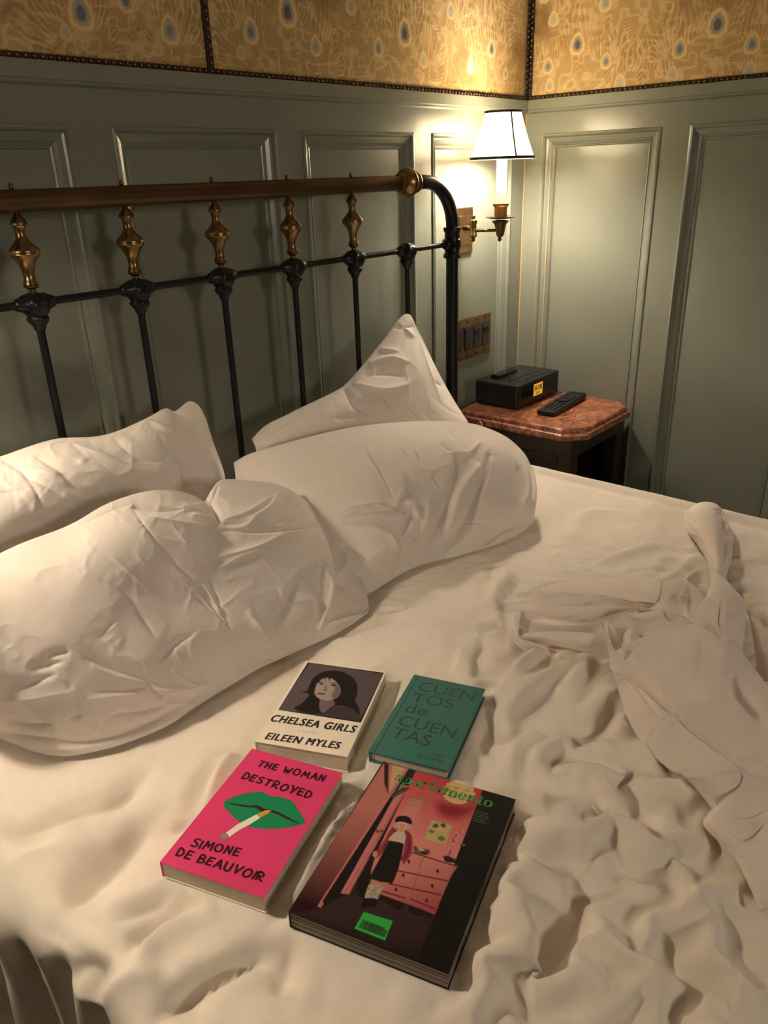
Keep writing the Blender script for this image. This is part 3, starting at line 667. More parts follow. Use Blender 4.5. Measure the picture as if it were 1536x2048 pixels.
def bold_geo(s, shear, spread, spacing):
    V, F = text_geo(s, shear, 0, spacing); n = len(V); P, Q = [], []
    for k, (dx, dy) in enumerate(((-spread, -.018), (0, 0), (spread, .018), (spread, -.018), (-spread, .018))): P.append(np.column_stack([V+np.array([dx, dy]), np.full(len(V), k*2e-5)])); Q += [tuple(i+n*k for i in f) for f in F]
    P = np.concatenate(P); P[:, 0] -= P[:, 0].min(); return P, Q
class Book:
    def __init__(s, name, label, corners, zt, thick, mats, hard=False, tilt=0.0):
        P = [at(u, v, z=zt) for u, v in corners]                 # TL TR BR BL of the front cover
        c = sum(P)/4; ea = (P[1]-P[0]+P[2]-P[3])/2; eb = (P[0]-P[3]+P[1]-P[2])/2
        s.w, s.h = np.linalg.norm(ea), np.linalg.norm(eb)
        an = math.atan2(ea[1], ea[0])*.5+(math.atan2(eb[1], eb[0])-PI/2)*.5
        s.ea = np.array([math.cos(an), math.sin(an), 0]); s.eb = np.array([-math.sin(an), math.cos(an), 0]); s.zt = zt
        s.o = c-s.ea*s.w/2-s.eb*s.h/2; s.t = thick
        cc = c.copy(); cc[2] = zt-thick
        s.root = thing(name, label, 'magazine' if name == 'magazine' else 'book', tuple(cc))
    def pt(s, a, b, d=0): return s.o+a*s.ea+b*s.eb+np.array([0, 0, d])
    def loc(s, u, v):
        p = at(u, v, z=s.zt)-s.o; return np.array([p @ s.ea, p @ s.eb])
    def slab(s, name, m, a0, a1, b0, b1, d0, d1, bev=.0004, parent=None):
        q = MB().box((a0, b0, d0), (a1, b1, d1), bev); q.v = [tuple(s.pt(*p)) for p in q.v]
        return q.ob(name, m, parent or s.root)
    def flat(s, name, V, F, m, parent, d=.00015):
        return ob(name, [s.pt(p[0], p[1], d+(p[2] if len(p) > 2 else 0)) for p in V], F, m, parent)
    def text(s, name, geo, bl, br, top, m, parent, d=.00015, cap=.727, fit=True, caph=None):
        V, F = geo; A, B, T = s.loc(*bl), s.loc(*br), s.loc(*top)
        e = (B-A); L = np.linalg.norm(e); e /= L; n = np.array([-e[1], e[0]])
        h = caph if caph else abs((T-A) @ n)
        sx = L/V[:, 0].max(); sy = h/cap
        X = A[None]+V[:, :1]*sx*e+V[:, 1:2]*sy*n
        if V.shape[1] > 2: X = np.column_stack([X, V[:, 2]])
        s.flat(name, X, F, m, parent, d); return h
    def poly(s, name, pts, m, parent, d=.0001, smooth=True):
        L = np.array([s.loc(*p) for p in pts])
        if smooth: L = catmull(np.concatenate([L, L[:1]]), len(L)*5)[:-1]
        bm = bmesh.new(); f = bm.faces.new([bm.verts.new((x, y, 0)) for x, y in L]); bmesh.ops.triangulate(bm, faces=[f])
        bm.verts.index_update(); V = [(v.co.x, v.co.y) for v in bm.verts]; F = [tuple(v.index for v in q.verts) for q in bm.faces]; bm.free()
        return s.flat(name, V, F, m, parent, d)
    def pages(s, m, a0, a1, b0, b1, d0, d1):
        """page block with its sheets stepping in and out"""
        n = 26; q = MB(); R = random.Random(int(s.w*1e5))
        for k in range(n):
            z0, z1 = d0+(d1-d0)*k/n, d0+(d1-d0)*(k+1)/n; j = R.uniform(0, .0004)
            q.box((a0, b0+j, z0), (a1-j, b1-j, z1))
        q.v = [tuple(s.pt(*p)) for p in q.v]; return q.ob('page_block', m, s.root)

class Canvas:
    """flat printed picture painted on a fine grid of cover coordinates"""
    def __init__(s, bk, a0, a1, b0, b1, cell):
        s.bk = bk; s.n = int((a1-a0)/cell)+1; s.m = int((b1-b0)/cell)+1
        s.A, s.B = np.meshgrid(np.linspace(a0, a1, s.n), np.linspace(b0, b1, s.m)); s.c = np.zeros((s.m, s.n, 3)); s.cell = cell
    def poly(s, pts, col, soft=1.0, smooth=False, local=False, grad=None):
        L = np.array(pts if local else [s.bk.loc(*p) for p in pts], float)
        if smooth: L = catmull(np.concatenate([L, L[:1]]), len(L)*5)[:-1]
        m = soft*s.cell; x, y = s.A, s.B
        sel = (x > L[:, 0].min()-3*m) & (x < L[:, 0].max()+3*m) & (y > L[:, 1].min()-3*m) & (y < L[:, 1].max()+3*m)
        xs, ys = x[sel], y[sel]; ins = np.zeros(xs.shape, bool); dd = np.full(xs.shape, 1e9)
        for k in range(len(L)):
            x0, y0 = L[k-1]; x1, y1 = L[k]
            cr = ((y0 > ys) != (y1 > ys)) & (xs < (x1-x0)*(ys-y0)/(y1-y0+1e-15)+x0); ins ^= cr
            ex, ey = x1-x0, y1-y0; t = np.clip(((xs-x0)*ex+(ys-y0)*ey)/(ex*ex+ey*ey+1e-15), 0, 1)
            dd = np.minimum(dd, np.hypot(xs-x0-t*ex, ys-y0-t*ey))
        sd = np.where(ins, dd, -dd); w = np.clip(.5+sd/m, 0, 1)[:, None]
        c0 = np.array(srgb(*col))
        if grad:                                              # second colour, from and to pixel
            c1 = np.array(srgb(*grad[0])); p, q = s.bk.loc(*grad[1]), s.bk.loc(*grad[2]); e = q-p
            g = np.clip(((xs-p[0])*e[0]+(ys-p[1])*e[1])/(e @ e), 0, 1)[:, None]; c0 = c0*(1-g)+c1*g
        s.c[sel] = s.c[sel]*(1-w)+c0*w
    def line(s, pts, r, col, soft=1.0):
        L = np.array([s.bk.loc(*p) for p in pts]); 
        for a, b in zip(L[:-1], L[1:]):
            e = b-a; l = np.linalg.norm(e); e = e/l; n = np.array([-e[1], e[0]])*r
            s.poly([a+n, b+n, b-n, a-n], col, soft, local=True)
    def grain(s, amt, seed=0):
        s.c *= 1+amt*(RNG.rand(s.m, s.n, 1)-.5)
    def build(s, name, m, parent, d):
        P = [s.bk.pt(a, b, d) for a, b in zip(s.A.ravel(), s.B.ravel())] if False else (s.bk.o[None]+s.A.reshape(-1, 1)*s.bk.ea+s.B.reshape(-1, 1)*s.bk.eb+np.array([0, 0, d]))
        o = ob(name, P, grid_faces(s.m, s.n), m, parent); set_print(o, s.c); return o
def scaled(ox, oy, k): return lambda pts: [(ox+x/k, oy+y/k) for x, y in pts]
X4 = scaled(480, 1300, 2.954); X5 = scaled(300, 1480, 3.657); X6 = scaled(560, 1500, 3.072)

M['page'] = mat('page_paper', (.60, .52, .42), .85, spec=.1); M['page_grey'] = mat('magazine_pages', (.30, .26, .21), .7, spec=.2)
M['page_dark'] = mat('dark_page_edges', (.11, .09, .07), .7, spec=.2); M['cream_cover'] = mat('cream_cover', srgb(243, 232, 214), .5, spec=.3); M['print_matte'] = attr_mat('printed_picture', .6, .12); M['print_gloss'] = attr_mat('printed_cover', .5, .12)
M['pink'] = mat('pink_cover', srgb(222, 62, 116), .55, spec=.25); M['greenlip'] = mat('green_print', srgb(14, 138, 88), .55, spec=.25); M['lipline'] = mat('rose_outline_print', srgb(176, 96, 100), .6, spec=.2)
M['white_print'] = mat('white_print', srgb(240, 232, 220), .6, spec=.2); M['tan_print'] = mat('tan_print', srgb(216, 160, 60), .6, spec=.2); M['ash_print'] = mat('grey_print', srgb(140, 140, 136), .6, spec=.2); M['brown_ink'] = mat('dark_red_ink', srgb(58, 14, 26), .6, spec=.2)
M['greencloth'] = mat('green_bookcloth', srgb(66, 122, 112), .8, bump=.25, bscale=1400, spec=.2, var=.12, vscale=500); M['greenfoil'] = mat('debossed_green_ink', srgb(40, 66, 62), .6, spec=.3)
M['greenink'] = mat('bright_green_ink', srgb(62, 150, 74), .5, spec=.2); M['greensticker'] = mat('green_label', srgb(40, 176, 62), .5, spec=.3); M['greydot'] = mat('thin_grey_ink', srgb(150, 140, 128), .6); M['black_cover'] = mat('dark_cover', srgb(26, 21, 18), .45, spec=.3)

# --- portrait paperback
ch = Book('portrait_paperback', 'white paperback with a dark haired woman portrait and bold black lettering', [(618, 1324), (778, 1342), (691.6, 1509), (499, 1485.5)], BZ+.015, .026, None)
w, h, t = ch.w, ch.h, ch.t
ch.pages(M['page'], .001, w-.0012, .0012, h-.0012, -t+.0004, -.0005)
fc = ch.slab('front_cover', M['cream_cover'], 0, w, 0, h, -.0006, 0, .0002); ch.slab('back_cover', M['cream_cover'], 0, w, 0, h, -t, -t+.0006, .0002); ch.slab('spine', M['cream_cover'], -.0004, .0006, 0, h, -t, 0, .0002)
q = [ch.loc(*p) for p in X4([(407, 72), (852, 138), (712, 427), (220, 355)])]
a0, a1 = (q[0][0]+q[3][0])/2, (q[1][0]+q[2][0])/2; b0, b1 = (q[2][1]+q[3][1])/2, (q[0][1]+q[1][1])/2
cv = Canvas(ch, a0, a1, b0, b1, .00045); cv.c[:] = np.array(srgb(96, 84, 88))
cv.c *= (1.12-.35*np.hypot((cv.A-a0)/(a1-a0)-.35, (cv.B-b0)/(b1-b0)-.5))[..., None]
cv.poly(X4([(360, 345), (420, 372), (470, 378), (560, 340), (640, 335), (690, 345), (712, 380), (705, 425), (560, 405), (340, 372)]), (66, 56, 58), 5, True)
cv.poly(X4([(430, 168), (470, 138), (530, 122), (600, 128), (660, 158), (692, 205), (694, 255), (680, 300), (700, 335), (706, 380), (660, 345), (590, 330), (540, 345), (500, 372), (440, 378), (380, 368), (320, 345), (360, 320), (390, 290), (408, 262), (362, 248), (395, 240), (412, 205)]), (30, 23, 26), 3, True)
cv.poly(X4([(474, 270), (540, 290), (560, 320), (530, 345), (490, 372), (468, 340)]), (118, 102, 102), 4, True)
cv.poly(X4([(452, 205), (470, 180), (500, 165), (540, 168), (568, 190), (592, 226), (588, 262), (560, 288), (520, 300), (480, 292), (452, 276), (440, 250), (446, 228)]), (168, 150, 146), 4, True)
cv.poly(X4([(560, 195), (592, 226), (588, 262), (560, 288), (540, 270), (556, 236)]), (120, 104, 102), 8, True)
cv.poly(X4([(448, 196), (480, 175), (520, 160), (560, 178), (585, 205), (600, 240), (605, 205), (580, 160), (520, 140), (460, 160)]), (32, 25, 28), 4, True)
cv.poly(X4([(455, 190), (470, 175), (478, 168), (470, 198)]), (40, 32, 34), 4)
cv.poly(X4([(520, 160), (528, 190), (534, 165)]), (40, 32, 34), 4); cv.poly(X4([(498, 165), (500, 186), (508, 164)]), (50, 42, 44), 4)
cv.poly(X4([(470, 199), (480, 194), (492, 201), (480, 205)]), (34, 26, 28), 2, True); cv.poly(X4([(536, 208), (552, 203), (568, 213), (550, 214)]), (34, 26, 28), 2, True)
cv.line(X4([(467, 192), (480, 187), (494, 193)]), .0008, (60, 48, 48), 2); cv.line(X4([(534, 198), (552, 194), (572, 204)]), .0008, (60, 48, 48), 2)
cv.poly(X4([(505, 205), (496, 228), (492, 236), (512, 238), (516, 230), (512, 212)]), (138, 120, 118), 4, True); cv.line(X4([(492, 236), (502, 240), (514, 237)]), .0007, (92, 76, 76), 2)
cv.poly(X4([(456, 255), (478, 251), (508, 261), (480, 266), (462, 262)]), (122, 92, 92), 2, True); cv.line(X4([(457, 257), (480, 259), (507, 262)]), .0005, (70, 50, 52), 2)
cv.line(X4([(408, 74), (850, 139)]), .0009, (16, 12, 14)); cv.line(X4([(850, 139), (711, 426)]), .0009, (16, 12, 14)); cv.line(X4([(711, 426), (221, 354)]), .0009, (16, 12, 14)); cv.line(X4([(221, 354), (408, 74)]), .0009, (16, 12, 14))
cv.grain(.05); cv.build('portrait_print', M['print_matte'], fc, .0002)
ch.text('title_lettering', bold_geo('CHELSEA GIRLS', .18, .042, 1.14), *X4([(176, 420), (680, 490), (186, 378)]), M['ink'], fc)
ch.text('author_lettering', bold_geo('EILEEN MYLES', .18, .042, 1.14), *X4([(143, 525), (588, 585), (158, 485)]), M['ink'], fc)
ch.text('subtitle_lettering', text_geo('A NOVEL', .1, -.006, 1.3), *X4([(333, 482), (455, 497), (336, 471)]), M['greydot'], fc)

# --- pink paperback
pk = Book('pink_paperback', 'pink paperback with green lips holding a cigarette, lying below the portrait paperback', [(509, 1500.5), (688, 1544), (528, 1794.5), (312, 1724)], BZ+.020, .022, None)
w, h, t = pk.w, pk.h, pk.t
pk.pages(M['page'], .001, w-.0010, .0010, h-.0010, -t+.0004, -.0005)
fc = pk.slab('front_cover', M['pink'], 0, w, 0, h, -.0006, 0, .0002); pk.slab('back_cover', M['cream_cover'], 0, w, 0, h, -t, -t+.0006, .0002); pk.slab('spine', M['pink'], -.0004, .0006, 0, h, -t, 0, .0002)
lips = [(545, 455), (570, 435), (690, 395), (790, 381), (840, 388), (880, 412), (930, 416), (1000, 430), (1050, 460), (1100, 540), (1132, 590), (1120, 612), (1050, 632), (950, 646), (830, 648), (740, 636), (660, 600), (610, 560), (580, 525), (545, 492)]
pk.poly('lip_outline', X5([((x-835)*1.022+835, (y-515)*1.03+515) for x, y in lips]), M['lipline'], fc, .00010)
pk.poly('lips', X5(lips), M['greenlip'], fc, .00018)
pk.poly('lip_gap', X5([(548, 460), (620, 466), (720, 480), (790, 480), (840, 505), (890, 512), (940, 528), (1000, 560), (1060, 592), (1100, 612), (1050, 600), (980, 568), (920, 540), (860, 524), (810, 522), (770, 496), (700, 492), (620, 476)]), M['brown_ink'], fc, .00026)
pk.poly('cigarette_paper', X5([(552, 682), (640, 618), (780, 545), (805, 570), (730, 620), (660, 655), (578, 712)]), M['white_print'], fc, .00032, False)
pk.poly('cigarette_filter', X5([(785, 543), (850, 513), (890, 516), (862, 540), (803, 571)]), M['tan_print'], fc, .00034, False)
pk.poly('cigarette_ash', X5([(508, 706), (530, 686), (562, 686), (576, 704), (560, 724), (530, 728)]), M['ash_print'], fc, .00036)
pk.text('title_lettering', hand_geo('THE WOMAN'), *X5([(780, 190), (1268, 306), (796, 147)]), M['brown_ink'], fc, cap=1)
pk.text('title_lettering', hand_geo('DESTROYED'), *X5([(664, 280), (1172, 428), (682, 232)]), M['brown_ink'], fc, cap=1)
pk.text('author_lettering', hand_geo('SIMONE'), *X5([(290, 775), (648, 852), (322, 722)]), M['brown_ink'], fc, cap=1)
pk.text('author_lettering', hand_geo('DE BEAUVOIR'), *X5([(176, 840), (822, 1036), (208, 786)]), M['brown_ink'], fc, cap=1)

# --- green clothbound book
gr = Book('green_hardback', 'small green clothbound hardback with debossed title beside the white paperback', [(829, 1348.4), (971, 1378), (897, 1542), (739, 1503)], BZ+.015, .017, None)
w, h, t = gr.w, gr.h, gr.t
gr.pages(M['page'], .002, w-.0035, .003, h-.003, -t+.0022, -.0022)
fc = gr.slab('front_cover', M['greencloth'], 0, w, 0, h, -.0024, 0, .0007); gr.slab('back_cover', M['greencloth'], 0, w, 0, h, -t, -t+.0024, .0007); gr.slab('spine', M['greencloth'], -.0012, .0016, 0, h, -t, 0, .0008)
gr.slab('hinge_groove', M['greenfoil'], .006, .0075, .001, h-.001, -.0006, .00006, 0, fc)
hh = gr.text('title_lettering', text_geo('CUEN', 0, .002), *X4([(1046, 235), (1375, 302), (1075, 183)]), M['greenfoil'], fc)
gr.text('title_lettering', text_geo('TOS', 0, .002), *X4([(1005, 303), (1252, 347), (0, 0)]), M['greenfoil'], fc, caph=hh)
gr.text('title_lettering', text_geo('de', 0, .002), *X4([(968, 365), (1097, 392), (0, 0)]), M['greenfoil'], fc, caph=hh)
gr.text('title_lettering', text_geo('CUEN', 0, .002), *X4([(925, 440), (1262, 520), (0, 0)]), M['greenfoil'], fc, caph=hh)
gr.text('title_lettering', text_geo('TAS', 0, .002), *X4([(884, 510), (1112, 570), (0, 0)]), M['greenfoil'], fc, caph=hh)
h2 = gr.text('author_lettering', text_geo('Zaccagnini', 0, -.004), *X4([(1042, 629), (1198, 666), (1054, 610)]), M['ink'], fc)
gr.text('author_lettering', text_geo('Carla', 0, -.004), *X4([(1130, 624), (1206, 641), (0, 0)]), M['ink'], fc, caph=h2)

# --- magazine
mg = Book('magazine', 'thick dark magazine with a pink room photo cover and green barcode label', [(768, 1524), (1030, 1597), (898.5, 1951), (576, 1822)], BZ+.021, .022, None)
w, h, t = mg.w, mg.h, mg.t
mg.pages(M['page_grey'], .001, w-.0012, .0012, h-.0012, -t+.0004, -.0005)
for z_ in (.0062, .0118, .0155): mg.slab('page_section', M['page_dark'], .0008, w-.0010, .0009, h-.0009, -t+z_, -t+z_+.0009, .0002)
mg.slab('back_cover', M['black_cover'], 0, w, 0, h, -t, -t+.0005, .0001); mg.slab('spine', M['black_cover'], -.0004, .0005, 0, h, -t, 0, .0002)
fc = mg.slab('front_cover', M['black_cover'], 0, w, 0, h, -.0005, 0, .0001)
cv = Canvas(mg, .0002, w-.0002, .0002, h-.0002, .00055); P = lambda pts, col, soft=1.5, smooth=False, grad=None: cv.poly(X6(pts), col, soft, smooth, grad=[grad[0], *X6(grad[1:])] if grad else None)
Ln = lambda pts, r, col: cv.line(X6(pts), r, col, 1.5)
cv.c[:] = srgb(30, 25, 21)
P([(370, 880), (640, 860), (960, 990), (900, 1220), (430, 1100), (100, 1010)], (62, 40, 38), 40)
for k in range(9): Ln([(330+k*12, 935+k*30), (930-k*4, 1060+k*22)], .0004, (44+k % 3*12, 29, 26))
P([(640, 78), (688, 90), (800, 118), (250, 965), (120, 1003), (52, 985)], (196, 112, 100), 2, grad=((44, 10, 14), (520, 330), (160, 940)))
P([(640, 76), (668, 88), (664, 270), (640, 200)], (48, 34, 26), 3); P([(690, 92), (768, 112), (700, 240), (672, 250)], (206, 168, 104), 3); P([(735, 140), (768, 112), (690, 262), (676, 250)], (214, 152, 136), 3)
Ln([(783, 116), (240, 965)], .0022, (206, 108, 112))
P([(790, 116), (838, 128), (430, 885), (372, 900), (275, 955), (260, 930)], (30, 22, 20), 2)
P([(836, 126), (1244, 246), (950, 1010), (640, 870), (560, 840), (560, 700)], (214, 44, 62), 2, grad=((224, 128, 122), (1040, 230), (880, 560)))
P([(800, 300), (880, 310), (700, 800), (600, 780), (560, 700)], (218, 124, 120), 10)
P([(745, 212), (790, 222), (425, 888), (372, 880)], (206, 116, 112), 2); Ln([(790, 222), (420, 890)], .0006, (150, 70, 70)); Ln([(760, 270), (396, 884)], .0005, (176, 88, 88))
P([(760, 225), (800, 235), (690, 300), (690, 270)], (60, 40, 36), 3)
P([(960, 320), (1060, 330), (1140, 345), (1200, 350), (1130, 412), (1040, 420), (970, 380)], (156, 24, 40), 22, True)
P([(1026, 205), (1080, 188), (1110, 205), (1150, 204), (1190, 225), (1188, 255), (1200, 270), (1180, 300), (1130, 330), (1080, 332), (1030, 312), (1005, 280), (1010, 245)], (228, 190, 112), 3, True)
for p in ((1030, 225), (1080, 232), (1150, 250), (1060, 285), (1120, 300)): P([(p[0]-25, p[1]), (p[0], p[1]-9), (p[0]+25, p[1]+4), (p[0], p[1]+9)], (206, 156, 84), 3, True)
P([(1244, 246), (1441, 297), (1022, 1387), (840, 1290), (960, 1000)], (24, 21, 18), 2)
P([(932, 428), (1058, 466), (1015, 585), (884, 546)], (196, 176, 108), 2)
for p in ((955, 470, 22), (1000, 462, 18), (930, 500, 20), (990, 545, 26)): P([(p[0]-p[2], p[1]), (p[0], p[1]-p[2]*.7), (p[0]+p[2], p[1]+4), (p[0]+2, p[1]+p[2]*.6)], (110, 130, 66), 3, True)
P([(945, 485), (985, 475), (1010, 490), (980, 505)], (222, 168, 140), 3, True); P([(938, 468), (960, 452), (972, 462), (950, 476)], (62, 78, 40), 2, True); P([(988, 458), (1004, 452), (1016, 470), (1004, 480)], (62, 78, 40), 2, True)
P([(780, 618), (1092, 712), (1030, 810), (990, 895), (955, 1008), (600, 880), (700, 740)], (216, 128, 116), 2, grad=((168, 66, 72), (800, 680), (900, 1000)))
for l in ([(795, 625), (1088, 716)], [(716, 740), (1034, 806)], [(672, 822), (992, 892)], [(628, 868), (772, 912)], [(800, 915), (962, 980)]): Ln(l, .0009, (110, 40, 40))
for l in ([(880, 660), (850, 740)], [(850, 750), (800, 910)], [(770, 640), (720, 738)], [(1075, 715), (950, 1000)]): Ln(l, .0005, (166, 84, 78))
P([(610, 895), (660, 905), (700, 925), (740, 935), (760, 970), (720, 985), (640, 930), (600, 930)], (40, 24, 22), 2, True); P([(792, 962), (850, 980), (900, 1000), (940, 1010), (920, 1030), (800, 1000)], (40, 24, 22), 2, True)
for x, y in ((792, 686), (757, 770), (712, 858), (968, 745), (935, 835), (901, 925)): P([(x-10, y), (x-2, y-13), (x+9, y-2), (x+2, y+14)], (48, 26, 24), 2, True)
P([(820, 588), (870, 600), (920, 618), (908, 645), (850, 640), (822, 622)], (120, 74, 60), 2, True); P([(840, 592), (870, 598), (890, 618), (860, 620)], (206, 160, 120), 2, True); P([(865, 622), (905, 628), (895, 640), (870, 638)], (60, 34, 30), 2, True)
P([(1003, 655), (1030, 650), (1060, 665), (1085, 690), (1050, 692), (1015, 685)], (34, 30, 24), 2, True); Ln([(1035, 660), (1070, 540), (1110, 500)], .0006, (110, 50, 44)); Ln([(1000, 655), (1035, 668), (1090, 672)], .0008, (34, 30, 24))
for x, y in ((1090, 510), (1120, 498), (1080, 545), (1060, 580), (1045, 600), (1100, 530)): P([(x-13, y), (x, y-10), (x+13, y), (x, y+10)], (226, 140, 120), 2, True)
for p in ((1122, 585), (604, 497)): P([(p[0]-18, p[1]-8), (p[0]-4, p[1]-8), (p[0]+18, p[1]-6), (p[0]+32, p[1]+4), (p[0]+10, p[1]+6), (p[0]-6, p[1]+12)], (30, 20, 18), 2, True); P([(p[0]-10, p[1]-3), (p[0]+14, p[1]-3), (p[0]+10, p[1]+2)], (226, 206, 190), 2)
# the woman in the doorway
P([(556, 640), (600, 600), (560, 740), (520, 860), (480, 860), (520, 760)], (34, 20, 20), 3, True)
P([(478, 788), (545, 770), (560, 830), (528, 900), (480, 890)], (24, 20, 19), 2, True)
P([(690, 472), (664, 510), (640, 555), (600, 610), (572, 640), (590, 662), (622, 640), (668, 590), (690, 540), (720, 500)], (150, 34, 60), 2, True); P([(772, 490), (806, 520), (814, 570), (806, 640), (770, 690), (744, 705), (728, 680), (756, 640), (768, 560), (760, 520)], (150, 34, 60), 2, True)
Ln([(676, 520), (630, 610)], .0005, (92, 18, 36)); Ln([(795, 540), (790, 620), (766, 670)], .0006, (92, 18, 36)); Ln([(660, 540), (610, 625)], .0004, (190, 70, 90))
P([(572, 628), (590, 620), (600, 640), (585, 660), (570, 648)], (206, 140, 120), 2, True); P([(718, 682), (744, 678), (754, 695), (735, 712), (716, 700)], (206, 140, 120), 2, True)
P([(716, 500), (758, 500), (772, 530), (762, 570), (740, 578), (668, 556), (690, 520)], (206, 182, 166), 3, True)
P([(672, 556), (752, 574), (756, 610), (730, 720), (690, 820), (660, 815), (556, 795), (600, 690)], (26, 24, 22), 2, True)
P([(560, 795), (606, 806), (600, 835), (552, 828)], (206, 130, 108), 3); P([(622, 812), (650, 820), (640, 840), (612, 836)], (200, 124, 104), 3)
P([(546, 825), (634, 842), (612, 882), (596, 918), (526, 912), (530, 870)], (188, 172, 148), 2, True); P([(516, 910), (592, 915), (588, 968), (545, 962), (505, 975), (500, 945)], (26, 22, 21), 2, True)
for k in range(40): x = 535+RNG.rand()*80; y = 838+RNG.rand()*66; P([(x, y), (x+5, y+1), (x+4, y+6), (x-1, y+5)], (120, 110, 92), 2)
P([(704, 440), (730, 425), (780, 430), (806, 458), (800, 485), (770, 486), (720, 478), (702, 470)], (178, 164, 142), 2, True)
P([(722, 446), (745, 440), (775, 446), (784, 466), (772, 486), (748, 490), (728, 478)], (226, 162, 138), 2, True)
P([(730, 480), (766, 486), (760, 505), (726, 500)], (214, 150, 126), 2)
P([(706, 435), (716, 414), (750, 404), (790, 411), (810, 436), (806, 458), (770, 446), (735, 440), (712, 446)], (24, 22, 22), 2, True)
for x, y in ((739, 458), (763, 462)): Ln([(x-6, y), (x+6, y+1)], .0004, (70, 40, 36))
Ln([(741, 474), (759, 477)], .0004, (150, 60, 56)); P([(748, 460), (754, 460), (757, 470), (746, 469)], (206, 138, 116), 2, True)
# small cover lines
R3 = random.Random(3)
for x0, y0, x1, y1, nl in ((702, 205, 790, 228, 6), (850, 255, 965, 283, 7), (800, 260, 845, 270, 6), (1210, 374, 1300, 398, 5)):
    for k in range(nl):
        ax, ay, bx, by = x0-k*7, y0+k*14, x1-k*7-R3.uniform(0, 20), y1+k*14
        f = 0
        while f < .95:
            g = min(1, f+R3.uniform(.10, .24)); Ln([(ax+(bx-ax)*f, ay+(by-ay)*f), (ax+(bx-ax)*g, ay+(by-ay)*g)], .0005, (104, 128, 66)); f = g+.05
g_ = cv.c.mean(-1, keepdims=True); cv.c = (cv.c*.86+g_*.14)*.9; cv.grain(.10); cv.build('cover_photo', M['print_gloss'], fc, .0001)
def slab_geo(s):
    """fat slab-serif lower case for the masthead"""
    V, F = [], []
    def quad(*p): n = len(V); V.extend(p); F.append((n, n+1, n+2, n+3))
    def rect(x0, y0, x1, y1): quad((x0, y0), (x1, y0), (x1, y1), (x0, y1))
    def ring(cx, cy, rx, ry, ix, iy, a0=0, a1=2*PI, n=28):
        for k in range(n):
            a, b = a0+(a1-a0)*k/n, a0+(a1-a0)*(k+1)/n
            quad((cx+rx*math.cos(a), cy+ry*math.sin(a)), (cx+rx*math.cos(b), cy+ry*math.sin(b)), (cx+ix*math.cos(b), cy+iy*math.sin(b)), (cx+ix*math.cos(a), cy+iy*math.sin(a)))
    x = 0
    for c in s:
        S = .23
        if c == 'a':
            ring(x+.25, .27, .25, .27, .10, .20); rect(x+.38, .10, x+.38+S, .72); ring(x+.33, .72, .24, .28, .06, .20, 0, PI); rect(x+.09, .66, x+.24, .80); rect(x+.40, 0, x+.68, .09); x += .74
        elif c == 'p':
            rect(x+.06, -.35, x+.06+S, .98); rect(x, .90, x+.2, 1.0); rect(x-.02, -.38, x+.36, -.29); ring(x+.36, .48, .36, .50, .17, .40); x += .78
        elif c in 'rnm':
            k = {'r': 0, 'n': 1, 'm': 2}[c]
            rect(x+.06, 0, x+.06+S, .98); rect(x, .90, x+.2, 1.0); rect(x-.01, 0, x+.34, .08)
            if k == 0: ring(x+.36, .70, .24, .30, .08, .20, .35, PI); rect(x+.40, .66, x+.58, .86); x += .62
            for j in range(k):
                q = x+.25+.43*j; ring(q+.20, .62, .24, .38, .06, .28, 0, PI); rect(q+.25, 0, q+.25+S, .64); rect(q+.20, 0, q+.52, .08)
            if k: x += .80 if k == 1 else 1.23
        elif c == 't':
            rect(x+.10, .18, x+.10+S, 1.30); rect(x, .88, x+.46, .99); ring(x+.34, .22, .24, .23, .06, .13, PI, 1.9*PI); x += .54
        elif c == 'e':
            ring(x+.35, .50, .35, .51, .15, .42, .0, 1.80*PI); rect(x+.14, .46, x+.68, .56); x += .76
        elif c == 'o': ring(x+.36, .50, .36, .51, .15, .41); x += .78
    V = np.array(V); V[:, 0] -= V[:, 0].min(); return V, F
mg.text('masthead_lettering', slab_geo('apartamento'), *X6([(698, 186), (1298, 358), (716, 148)]), M['greenink'], fc, d=.0003, cap=1)
q = [mg.loc(*p) for p in X6([(515, 995), (693, 1052), (645, 1172), (457, 1098)])]
st = mg.flat('barcode_label', q, [(3, 2, 1, 0)], M['greensticker'], fc, .0003)
e1 = q[2]-q[3]; e2 = q[0]-q[3]; V, F = [], []
R = random.Random(5); x = .10
while x < .80:
    wd = R.choice((.008, .012, .018, .026)); y0 = .13; n = len(V); V += [q[3]+e1*x+e2*y0, q[3]+e1*(x+wd)+e2*y0, q[3]+e1*(x+wd)+e2*.60, q[3]+e1*x+e2*.60]; F.append((n, n+1, n+2, n+3)); x += wd+R.choice((.007, .010, .014))
x = .83
while x < .95:
    wd = R.choice((.008, .014)); n = len(V); V += [q[3]+e1*x+e2*.13, q[3]+e1*(x+wd)+e2*.13, q[3]+e1*(x+wd)+e2*.50, q[3]+e1*x+e2*.50]; F.append((n, n+1, n+2, n+3)); x += wd+.012
ob('barcode_bars', [mg.pt(a, b, .00045) for a, b in V], F, M['ink'], st)
BOOKS = [ch, pk, gr, mg]

# ================================================================== bedding
def pxw(pts, z=BZ): return [tuple(at(u, v, z=z)[:2]) for u, v in pts]
XL, XR, RAD = .172, 1.714, .05            # left and right edge of the made-up bed, rounding
C7 = scaled(0, 1500, 2.56); C8 = scaled(900, 1500, 2.415); C3 = scaled(968, 980, 2.704); CM = scaled(600, 1100, 3.072)
